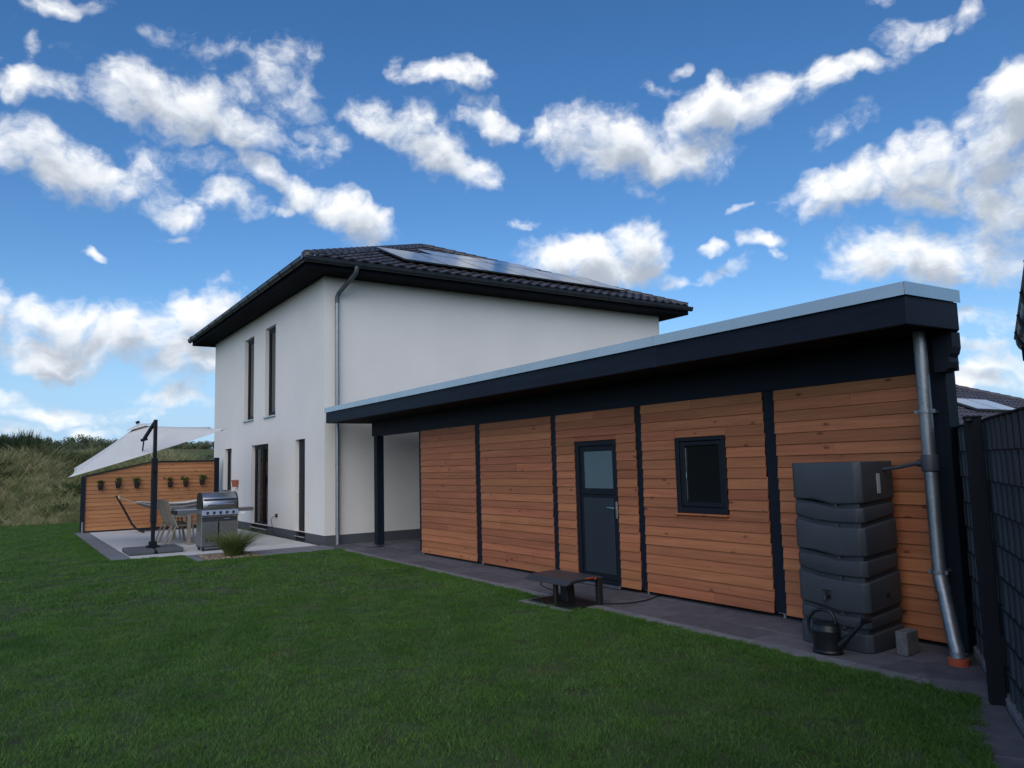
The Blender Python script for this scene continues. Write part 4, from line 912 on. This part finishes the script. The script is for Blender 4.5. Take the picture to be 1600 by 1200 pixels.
for a, b in spans:
    pn = part('mesh_panel', MB(), 'fencebar', fence) if False else None
    ms = [strip_mesh(a, b, 0), strip_mesh(a, b, 1)]
    rods = MB(); s = a
    while s < b: p = fence_pt(s, 0); rods.tube([(p.x, p.y, .03), (p.x, p.y, FH+.015)], .003, 4, False); s += .095
    mp = part('mesh_panel', rods, 'fencebar', fence)
    for r in range(9): ob('privacy_strip', ms[r % 2], 'slat', mp, (FP.x, FP.y, .022+r*ROW))
    for r in range(10):
        z = .022+r*ROW
        for o in (-.024, .026): part('cross_bar', MB().tube([fence_pt(a, o, z), fence_pt(b, o, z)], .004, 5), 'fencebar', mp)
    part('top_rail', MB().bar(fence_pt(a, 0, FH+.018), fence_pt(b, 0, FH+.018), .045, .012), 'fencebar', mp)
for s in (-.8, 1.615, 4.115, 6.665):
    q = MB(); c = fence_pt(s, -.055)
    ps_ = [fence_pt(s-.032, -.125), fence_pt(s+.032, -.125), fence_pt(s+.032, -.0285), fence_pt(s-.032, -.0285)]
    p = part('fence_post', MB().prism([(v.x, v.y) for v in ps_], .0, FH+.03), 'fencebar', fence, .004)
    ps_ = [fence_pt(s-.038, -.131), fence_pt(s+.038, -.131), fence_pt(s+.038, -.0225), fence_pt(s-.038, -.0225)]
    part('post_cap', MB().prism([(v.x, v.y) for v in ps_], FH+.03, FH+.045), 'fencebar', p, .003)
    part('clamp', MB().cbox(fence_pt(s+.05, -.10, FH+.02), (.03, .03, .015)), 'steel_dark', p)

# ================================================================== NEIGHBOURS
nb = thing('neighbour_garage', 'dark eave and gutter of the neighbouring building above the fence', 'building')
ND = Vector((.40, -.917, 0)).normalized(); NN = Vector((-ND.y, ND.x, 0)); 
if NN.x < 0: NN = -NN
NP = Vector((13.42, 1.24, 2.48))
def npnt(s, o, z): p = NP+ND*s+NN*o; return (p.x, p.y, z)
gutter(npnt(0, 0, NP.z+.10), npnt(5.0, 0, NP.z+.10), tuple(-NN), nb, 'gutter', .075)
part('gutter_end', MB().add([npnt(-.004, a, NP.z+.10+b) for a, b in gutter_prof(.076)], [tuple(range(10))]), 'gutter', nb)
part('downpipe', MB().tube([npnt(.25, 0, NP.z+.05), npnt(.25, 0, NP.z-.10), npnt(.25, .10, NP.z-.22), npnt(.25, .42, NP.z-.42), npnt(.25, .50, NP.z-.52), npnt(.25, .50, .0)], .048, 12), 'gutter', nb, smooth=True)
part('wall', MB().add([npnt(.1, .58, 0), npnt(5, .58, 0), npnt(5, 4, 0), npnt(.1, 4, 0), npnt(.1, .58, NP.z+.1), npnt(5, .58, NP.z+.1), npnt(5, 4, NP.z+.1), npnt(.1, 4, NP.z+.1)], [(0, 1, 5, 4), (1, 2, 6, 5), (2, 3, 7, 6), (3, 0, 4, 7), (4, 5, 6, 7)]), 'stucco', nb)
part('roof', MB().add([npnt(-.05, .06, NP.z+.13), npnt(5.1, .06, NP.z+.13), npnt(5.1, 2.3, NP.z+.95), npnt(-.05, 2.3, NP.z+.95), npnt(-.05, .06, NP.z+.05), npnt(5.1, .06, NP.z+.05), npnt(5.1, 2.3, NP.z+.8), npnt(-.05, 2.3, NP.z+.8)], [(0, 1, 2, 3), (7, 6, 5, 4), (0, 4, 5, 1), (1, 5, 6, 2), (2, 6, 7, 3), (3, 7, 4, 0)]), 'tile', nb)

nh = thing('neighbour_house', 'distant house with grey tiled roof and two pale roof panels beyond the fence', 'house')
NC = [(6.85, 12.0), (6.85, 26.57), (-5.85, 26.57), (-5.85, 12.0)]; NA = Vector((.5, 17.75, 4.99)); NE = 2.30
nr = part('roof', MB().add([(x, y, NE) for x, y in NC]+[tuple(NA)], [(0, 1, 4), (1, 2, 4), (2, 3, 4), (3, 0, 4), (3, 2, 1, 0)]), 'tile_far', nh)
part('wall', MB().box(-5.2, 6.25, 12.6, 26.0, 0, NE-.01), 'stucco', nh)
gutter((6.93, 12.0, NE+.03), (6.93, 26.57, NE+.03), (1, 0, 0), nh)
npch = math.atan2(NA.z-NE, NC[0][0]-NA.x); nc_, ns_ = math.cos(npch), math.sin(npch)
tm2 = tmesh.copy(); tm2.materials.clear(); tm2.materials.append(MT['tile_far'])
NPAN = [(16.75, 1.05, 1.32, 1.05), (18.09, 1.05, 1.32, 1.05)]
for r in range(21):
    v = r*.335; x = NC[0][0]-v*nc_; f = (NC[0][0]-x)/(NC[0][0]-NA.x); lo = NC[0][1]+f*(NA.y-NC[0][1]); hi = NC[1][1]+f*(NA.y-NC[1][1])
    y = 12.15
    while y < hi:
        if y > max(lo, 13.6) and not any(a+.2 < y < a+w-.2 and b < v and v+.4 < b+h for a, b, w, h in NPAN):
            o = ob('tile', tm2, None, nr); mm = Matrix(((0, -nc_, ns_), (1, 0, 0), (0, ns_, nc_))).to_4x4(); mm.translation = (x, y, NE+v*ns_+.005); o.matrix_local = mm
        y += .30
cm2 = cmesh.copy(); cm2.materials.clear(); cm2.materials.append(MT['tile_far'])
p0, p1 = Vector((*NC[1], NE+.02)), NA; d = (p1-p0).normalized(); sx = d.cross(Vector((0, 0, 1))).normalized(); up = sx.cross(d)
for i in range(int((p1-p0).length/.36)):
    mm = Matrix((sx, d, up)).transposed().to_4x4(); mm.translation = p0+d*(i*.36)+up*.035; o = ob('ridge_tile', cm2, None, nr); o.matrix_local = mm
MT['collector'] = plain('pale_collector_glass', (.30, .33, .37), .18, var=.05, spec=.8)
for a, b, w, h in NPAN:
    o = ob('solar_panel', MB().box(0, w, 0, h, 0, .06).mesh('solar_panel', .004), 'steel_dark', nh)
    mm = Matrix(((0, -nc_, ns_), (1, 0, 0), (0, ns_, nc_))).to_4x4(); mm.translation = (NC[0][0]-b*nc_+.10*ns_, a, NE+b*ns_+.10*nc_); o.matrix_local = mm
    ob('collector_glass', MB().box(.03, w-.03, .03, h-.03, .0605, .064), 'collector', o)


# ================================================================== WOODEN SCREEN WITH POTS
scr = thing('wooden_screen', 'larch board privacy screen with dark posts at the far end of patio', 'screen', (-9.2, 0, 0))
S0, SM, S1 = -3.97, -2.03, -.21; zl, zm = 1.58, 2.02
def scr_top(y): return zl+(zm-zl)*min(1, max(0, (y-S0)/(SM-S0)))
for a, b, t in ((S0, S0+.115, zl+.03), (SM-.06, SM+.06, zm+.02), (S1-.07, S1+.07, zm+.10)):
    p = part('post', MB().box(-.06, .055, a, b, .03, t), 'darkwood_z', scr, .005)
part('post_bracket', MB().box(.056, .064, S0+.035, S0+.08, .0, .32), 'galv', scr, .002)
part('cap_rail', MB().bar((0, S0+.02, zl+.045), (0, SM-.06, zm+.005), .13, .035, (0, 0, 1)), 'darkwood', scr, .004)
part('cap_rail', MB().box(-.065, .065, SM+.062, S1-.072, zm-.01, zm+.025), 'darkwood', scr, .004)
def clip_top(poly, f):
    """keep the part of a y,z outline that lies below the line f(y, z) <= 0"""
    out = []
    for k in range(len(poly)):
        p, q = poly[k], poly[(k+1) % len(poly)]; a, b = f(*p), f(*q)
        if a <= 0: out.append(p)
        if (a < 0) != (b < 0) and a != b: t = a/(a-b); out.append((p[0]+(q[0]-p[0])*t, p[1]+(q[1]-p[1])*t))
    return out
for a, b in ((S0+.117, SM-.062), (SM+.062, S1-.072)):
    for r in range(18):
        z = .05+r*.118; h = .132
        poly = clip_top([(a, z), (b, z), (b, z+h), (a, z+h)], (lambda y, zz: zz-(zl+.02+(zm-zl-.03)*(y-S0)/(SM-S0))) if b < SM else (lambda y, zz: zz-(zm-.012)))
        if len(poly) < 3 or max(p[1] for p in poly)-z < .02: continue
        n = len(poly); xo = lambda zz: .018-.018*(zz-z)/h
        mb = MB(); mb.v = [(xo(zz), y, zz) for y, zz in poly]+[(xo(zz)-.022, y, zz) for y, zz in poly]
        mb.f = [tuple(range(n)), tuple(reversed(range(n, 2*n)))]+[(k, n+k, n+(k+1) % n, (k+1) % n) for k in range(n)]
        part('plank', mb, 'larch_y', scr, .002)
part('ledger', MB().box(-.03, .02, S0+.12, S1-.08, .0, .045), 'darkwood', scr)
POT_LABELS = ['leftmost of six black pots hung on the wooden screen', 'second black pot from the left on the wooden screen', 'third hanging pot, just left of the parasol pole',
              'fourth hanging pot, just right of the parasol pole', 'fifth hanging pot, second from the right on the screen', 'rightmost hanging pot with the bushiest plant on the screen']
for i, (y, z) in enumerate(((-3.48, 1.31), (-3.02, 1.345), (-2.52, 1.335), (-1.59, 1.32), (-1.14, 1.325), (-.67, 1.36))):
    t = thing('hanging_pot', POT_LABELS[i], 'plant pot', (-9.08, y, z-.09), rng.uniform(0, 6), 'black herb pots hung on the wooden screen')
    part('pot', MB().lathe([(.052, 0), (.056, .005), (.075, .155), (.082, .158), (.082, .178), (.070, .178), (.068, .160)], n=14), 'rubber', t, smooth=True)
    mb = MB(); big = (.75, 1.05, 1.0, 1.0, 1.0, 1.25)[i]
    for k in range(7): leaves(mb, (rng.normal(0, .045)*big, rng.normal(0, .045)*big, .21+rng.uniform(0, .07)*big), (.075*big, .075*big, .055*big), 30, .022, .2)
    for k in range(8): a = rng.uniform(0, 6.28); mb.tube([(0, 0, .15), (math.cos(a)*.03, math.sin(a)*.03, .21), (math.cos(a)*.085*big, math.sin(a)*.085*big, .26+.03*rng.random())], .003, 4)
    part('herb_plant', mb, 'potleaf', t)
    part('hanger', MB().tube([(0, 0, .16), (0, 0, .17)], .083, 14, False), 'rubber', t)

# ================================================================== PARASOL
um = thing('parasol', 'tilted off white cantilever parasol on dark pole with slab base', 'parasol', (-1.5, -3.2, 0))
bpl = part('cross_foot', MB().box(-.48, .48, -.04, .04, .0, .02).box(-.04, .04, -.48, .48, .021, .04), 'anthracite', um)
for i, (a, b) in enumerate(((-1, -1), (-1, 1), (1, -1), (1, 1))):
    part('base_slab', MB().box(min(a*.03, a*.50), max(a*.03, a*.50), min(b*.03, b*.52), max(b*.03, b*.52), .012, .105), 'plinth', um, .02, 2)
part('pole_socket', MB().box(-.12, .12, -.12, .12, .106, .15).box(-.075, .075, -.075, .075, .15, .23), 'anthracite', um, .01)
part('pole', MB().box(-.048, .048, -.035, .035, .20, 2.80), 'anthracite', um, .01, 2)
part('pole_sleeve', MB().box(-.066, .066, -.055, .055, .62, 1.98), 'anthracite', um, .012, 2)
part('crank', MB().box(.067, .11, -.03, .03, 1.70, 1.84).tube([(.10, 0, 1.77), (.16, 0, 1.77), (.16, 0, 1.68)], .012, 8), 'anthracite', um, .005)
hub = Vector((-2.0, -.06, 2.80))                          # apex in the parasol's own frame
tilt = (Matrix.Rotation(R(-6), 3, 'Z') @ Euler((R(18.3), R(4.0), 0)).to_matrix())
H2, hh = 1.62, .60
def cpnt(u, v):                                          # cloth: four panels, sagging between the ribs
    k = max(abs(u), abs(v)); z = -hh*k-.05*k*(1-k)*2
    e = min(abs(u), abs(v))/k if k > 1e-6 else 1
    sag = .045*k*(1-e**2)*.6*k
    x, y = u*H2*(1-.025*(1-e*e)*k), v*H2*(1-.025*(1-e*e)*k)
    return hub+tilt @ Vector((x, y, z-sag))
mb = MB(); n = 28
for i in range(n+1):
    for j in range(n+1): mb.v.append(tuple(cpnt(-1+2*i/n, -1+2*j/n)))
mb.f = [(i*(n+1)+j, (i+1)*(n+1)+j, (i+1)*(n+1)+j+1, i*(n+1)+j+1) for i in range(n) for j in range(n)]
cn = part('canopy', mb, 'canvas', um, smooth=True)
md = cn.modifiers.new('thickness', 'SOLIDIFY'); md.thickness = .006
vp_ = MB(); q = 8
for i in range(q+1):
    for j in range(q+1):
        u, v = (-1+2*i/q)*.17, (-1+2*j/q)*.17; k = max(abs(u), abs(v)); vp_.v.append(tuple(hub+tilt @ Vector((u*H2, v*H2, .038-hh*k*.85))))
vp_.f = [(i*(q+1)+j, (i+1)*(q+1)+j, (i+1)*(q+1)+j+1, i*(q+1)+j+1) for i in range(q) for j in range(q)]
vt = part('vent', vp_, 'canvas', cn, smooth=True); vt.modifiers.new('thickness', 'SOLIDIFY').thickness = .006
part('finial', MB().tube([hub+tilt @ Vector((0, 0, .04)), hub+tilt @ Vector((0, 0, .10))], .045, 10), 'anthracite', um)
for u, v in ((1, 1), (1, -1), (-1, 1), (-1, -1)):
    part('rib', MB().tube([hub+tilt @ Vector((0, 0, -.10)), cpnt(u*.5, v*.5)+Vector((0, 0, -.05)), cpnt(u*.97, v*.97)+Vector((0, 0, -.035))], .012, 6), 'anthracite', um)
hb = hub+tilt @ Vector((0, 0, -.25))
part('hub', MB().tube([hub+tilt @ Vector((0, 0, -.05)), hb], .05, 10), 'anthracite', um, smooth=True)
ae = Vector((-.40, -.16, 2.40))
part('arm', MB().bar((0, 0, 2.77), (ae.x, ae.y, ae.z), .055, .07), 'anthracite', um, .008)
part('arm_bracket', MB().bar(ae+Vector((0, 0, .02)), cpnt(.86, -.08)+Vector((0, 0, .01)), .03, .03).cbox(ae+Vector((0, 0, -.01)), (.10, .14, .06), tilt), 'anthracite', um, .01)
part('pull_cord', MB().tube([ae+Vector((.02, .02, -.03)), (-.15, -.08, 2.18), (.0, -.05, 2.0)], .005, 5), 'white', um)

# ================================================================== HAMMOCK
hs = thing('hammock_stand', 'black curved steel hammock stand in front of the wooden screen', 'hammock stand', (-8.0, -1.45, 0))
yA, yB = -1.73, 1.35
part('stand_beam', MB().tube([(0, yA, 1.06), (0, yA+.18, .72), (0, yA+.42, .24), (0, yA+.55, .09), (0, yA+.72, .055), (0, yB-.72, .055), (0, yB-.55, .09), (0, yB-.42, .24), (0, yB-.18, .72), (0, yB, 1.06)], .030, 10), 'rubber', hs, smooth=True)
for y in (yA+.66, yB-.66): part('foot', MB().tube([(-.48, y, .028), (.48, y, .028)], .026, 8), 'rubber', hs, smooth=True)
for y in (yA, yB): part('hook', MB().tube([(0, y, 1.04), (0, y+(.08 if y < 0 else -.08), 1.02)], .012, 6), 'chrome', hs)
hm = thing('hammock', 'cream and navy striped cloth hammock hanging from the black stand', 'hammock', (-8.0, -1.45, 0))
mb = MB(); nu, nv = 30, 10; yc0, yc1 = yA+.50, yB-.50
for i in range(nu+1):
    t = i/nu; y = yc0+(yc1-yc0)*t; sag = .83-.27*(1-(2*t-1)**2); wdt = .10+.42*math.sin(math.pi*min(max(t, 0.0), 1))**.6
    for j in range(nv+1):
        s = -1+2*j/nv; mb.v.append((s*wdt, y, sag+.24*abs(s)**1.6*math.sin(math.pi*t)**.5+.01*math.sin(j*2.4)))
mb.f = [(i*(nv+1)+j, (i+1)*(nv+1)+j, (i+1)*(nv+1)+j+1, i*(nv+1)+j+1) for i in range(nu) for j in range(nv)]
me = bpy.data.meshes.new('cloth'); me.from_pydata(mb.v, [], mb.f); uv = me.uv_layers.new(name='UVMap')
for l in me.loops:
    i, j = divmod(l.vertex_index, nv+1); uv.data[l.index].uv = (i/nu, j/nv)
me.polygons.foreach_set('use_smooth', [True]*len(me.polygons))
ob('cloth', me, 'stripes', hm).modifiers.new('thickness', 'SOLIDIFY').thickness = .004
MT['rope'] = plain('cream_rope', (.55, .50, .42), .9)
for ye, yc in ((yA+.06, yc0), (yB-.06, yc1)):
    mb = MB()
    for k in range(9): mb.tube([(0, ye, 1.02), ((-1+k/4)*.095, yc, .83+.002*k)], .006, 4)
    mb.tube([(0, ye, 1.06), (.01, ye, 1.0), (0, ye+.01, .90)], .022, 6); part('cords', mb, 'rope', hm)

# ================================================================== TABLE AND CHAIRS
tb = thing('garden_table', 'taupe rectangular garden table behind the steel grill', 'table', (-3.55, -1.84, 0))
part('tabletop', MB().box(-1.0, 1.0, -.48, .48, .735, .765), 'taupe', tb, .006)
for k in range(8): part('table_slat', MB().box(-.97, .97, -.47+k*.118, -.362+k*.118, .766, .774), 'taupe', tb)
part('apron', MB().box(-.93, .93, -.44, -.41, .66, .735).box(-.93, .93, .41, .44, .66, .735), 'taupe', tb)
for a in (-.93, .93):
    for b in (-.43, .43): part('leg', MB().box(a-.038, a+.038, b-.038, b+.038, 0, .735), 'taupe', tb, .005)
CH_LABELS = ['nearest taupe garden chair left of the table', 'middle taupe garden chair on the left of the table', 'farthest taupe garden chair on the left of the table',
             'nearest taupe chair on the house side of the table, mostly behind the grill', 'farther taupe chair tucked under the house side of the table']
def make_chair(label):
    t = thing('garden_chair', label, 'chair', group='taupe chairs around the garden table')   # sits facing +Y
    for sx in (-.26, .26):
        part('rear_leg', MB().bar((sx, -.17, .44), (sx, -.34, 0), .03, .045, (1, 0, 0)), 'taupe', t, .003)
        part('front_leg', MB().bar((sx, .16, .64), (sx, .24, 0), .03, .045, (1, 0, 0)), 'taupe', t, .003)
        part('back_post', MB().bar((sx, -.13, .40), (sx, -.36, 1.02), .03, .045, (1, 0, 0)), 'taupe', t, .003)
        part('armrest', MB().bar((sx, -.235, .655), (sx, .22, .655), .045, .025), 'taupe', t, .004)
    part('seat', MB().box(-.25, .25, -.18, .24, .43, .455), 'taupe_d', t, .006)
    for k in range(8): x = -.20+k*.057; part('back_slat', MB().bar((x, -.165, .47), (x, -.355, .99), .026, .012, (1, 0, 0)), 'taupe', t, .002)
    part('top_rail', MB().bar((-.26, -.362, 1.015), (.26, -.362, 1.015), .03, .04), 'taupe', t, .004)
    return t
ch = make_chair(CH_LABELS[0]); ch.location = (-2.95, -2.36, 0); ch.rotation_euler = (0, 0, R(-2))
for lab, loc, rz in ((CH_LABELS[1], (-3.60, -2.37, 0), R(3)), (CH_LABELS[2], (-4.22, -2.35, 0), 0), (CH_LABELS[3], (-3.25, -1.50, 0), R(182)), (CH_LABELS[4], (-4.0, -1.49, 0), R(178))): dup(ch, None, loc, rz, lab)

# ================================================================== GRILL
gr = thing('gas_grill', 'stainless steel gas grill with side shelves at the patio edge', 'grill', (-1.0, -2.02, 0))
part('cabinet', MB().box(-.25, .25, -.37, .37, .10, .78), 'steel', gr, .008)
for y in (-.32, .0): part('cabinet_door', MB().box(.251, .268, y-.045, y+.31, .16, .60), 'steel', gr, .004)
part('drip_panel', MB().box(.251, .262, -.36, .36, .615, .705), 'steel_dark', gr, .003)
part('drip_handle', MB().tube([(.262, .06, .66), (.30, .07, .66), (.30, .19, .66), (.262, .20, .66)], .008, 8), 'chrome', gr, smooth=True)
part('front_rail', MB().box(.25, .29, -.37, .37, .706, .735), 'chrome', gr, .004)
cpn = part('control_panel', MB().add([(.25, -.37, .736), (.25, .37, .736), (.25, .37, .86), (.25, -.37, .86), (.31, -.37, .745), (.31, .37, .745), (.275, .37, .855), (.275, -.37, .855)], [(4, 5, 6, 7), (0, 3, 2, 1), (0, 1, 5, 4), (3, 7, 6, 2), (0, 4, 7, 3), (1, 2, 6, 5)]), 'steel', gr, .004)
for k in range(5): part('knob', MB().tube([(.30, -.26+k*.13, .80), (.33, -.26+k*.13, .80)], .026, 12), 'rubber', cpn, smooth=True)
for k in range(6):
    for j in range(3): part('vent_slot', MB().box(.2505, .2705, -.30+k*.10, -.235+k*.10, .19+j*.028, .203+j*.028), 'rubber', gr)
hd = [(-.25, .865), (.275, .865), (.275, 1.0), (.24, 1.09), (.16, 1.17), (.04, 1.215), (-.10, 1.215), (-.21, 1.15), (-.25, 1.03)]
lidp = part('lid', MB().profile(hd, -.345, .345), 'steel', gr, .008, 2, True)
for y in (-.372, .346): part('lid_end', MB().profile([(x*1.02, z+.004) for x, z in hd], y, y+.026), 'rubber', lidp, .005)
part('lid_trim', MB().box(.262, .290, -.34, .34, 1.065, 1.085), 'rubber', lidp, .003)
part('lid_handle', MB().tube([(.275, -.26, .955), (.335, -.26, .965), (.335, .26, .965), (.275, .26, .955)], .013, 8), 'chrome', lidp, smooth=True)
part('side_shelf', MB().box(-.22, .24, -.84, -.375, .845, .875), 'steel', gr, .006); part('shelf_end', MB().box(-.235, .255, -.885, -.841, .79, .876), 'rubber', gr, .008)
part('shelf_front', MB().box(.241, .262, -.84, -.375, .79, .874), 'steel', gr, .004)
part('side_shelf', MB().box(-.22, .24, .375, .70, .845, .875), 'steel', gr, .006); part('shelf_front', MB().box(.241, .262, .375, .70, .80, .874), 'steel', gr, .004)
for k in range(2): part('tool_hook', MB().tube([(.255, .44+k*.05, .80), (.265, .44+k*.05, .74), (.285, .445+k*.05, .735), (.285, .45+k*.05, .75)], .005, 6), 'chrome', gr)
for a in (-.20, .20):
    for b in (-.32, .32): part('caster', MB().tube([(a, b-.018, .045), (a, b+.018, .045)], .045, 14).box(a-.02, a+.02, b-.024, b+.024, .05, .10), 'rubber', gr, smooth=True)
part('base_frame', MB().box(-.25, .25, -.37, .37, .075, .099), 'steel_dark', gr, .004)

# ================================================================== PLANT BED
tag(ob('bed_soil', MB().box(-.01, 1.12, -2.655, -1.61, -.03, .004), 'soil'), kind='structure')
pb = MB()
for i in range(900):
    x, y = rng.uniform(.02, 1.10), rng.uniform(-2.64, -1.63); s = rng.uniform(.010, .024); a = rng.uniform(0, 3.14)
    pts = [(math.cos(a+k*2.094)*s*rng.uniform(.8, 1.2), math.sin(a+k*2.094)*s*rng.uniform(.7, 1.1)) for k in range(3)]
    pb.add([(x+p[0], y+p[1], .004) for p in pts]+[(x+p[0]*.6, y+p[1]*.6, .004+s*.8) for p in pts], [(0, 1, 4, 3), (1, 2, 5, 4), (2, 0, 3, 5), (3, 4, 5)])
tag(part('gravel', pb, 'pebble', None), 'brownish gravel mulch around the ornamental grass', 'gravel', kind='stuff')
fg = thing('ornamental_grass', 'bushy green and straw coloured fountain grass in the gravel bed', 'plant', (.62, -2.06, 0))
def blades(n, r, hmin, hmax, w, lean, droop):
    t = tuft('x', n, r, hmin, hmax, w, lean, 'fountain', 5, droop); me = t.data; bpy.data.objects.remove(t); return me
m1 = blades(900, .16, .36, .78, .0085, .36, .62); ob('blades', m1, None, fg)
m2 = blades(80, .14, .55, .88, .007, .32, .42); ob('flower_stalks', m2, None, fg)

wp = thing('wall_planter', 'small terracotta coloured wall planter beside the far ground floor window', 'planter', (-7.38, -.09, 1.20))
part('pot', MB().add([(x*k, y*k, z) for z, k in ((0, .8), (.18, 1)) for x, y in ((-.09, -.075), (.09, -.075), (.09, .075), (-.09, .075))], [(0, 1, 5, 4), (1, 2, 6, 5), (2, 3, 7, 6), (3, 0, 4, 7), (3, 2, 1, 0), (4, 5, 6, 7)]), 'terracotta', wp, .006)
part('rim', MB().box(-.10, .10, -.085, .082, .18, .21), 'terracotta', wp, .004)

# ================================================================== SHRUB ON THE BANK, left edge of the view
tx, ty = -23.0, -6.6
tr = thing('shrub_tree', 'dark leafy shrub on the bank at the left edge', 'tree', (tx, ty, float(bank(tx, ty))-.1))
for a in range(4): t = a*1.57+.4; part('trunk', MB().tube([(0, 0, 0), (math.cos(t)*.12, math.sin(t)*.12, .5), (math.cos(t)*.35, math.sin(t)*.35, 1.2)], [.06, .045, .02], 6), 'bark', tr, smooth=True)
mb = MB()
for k in range(26):
    t = rng.uniform(0, 6.28); rr = rng.uniform(0, .62); leaves(mb, (math.cos(t)*rr, math.sin(t)*rr, rng.uniform(.45, 1.55)), (.26, .26, .2), 60, .045, .2)
part('crown', mb, 'leaf', tr)
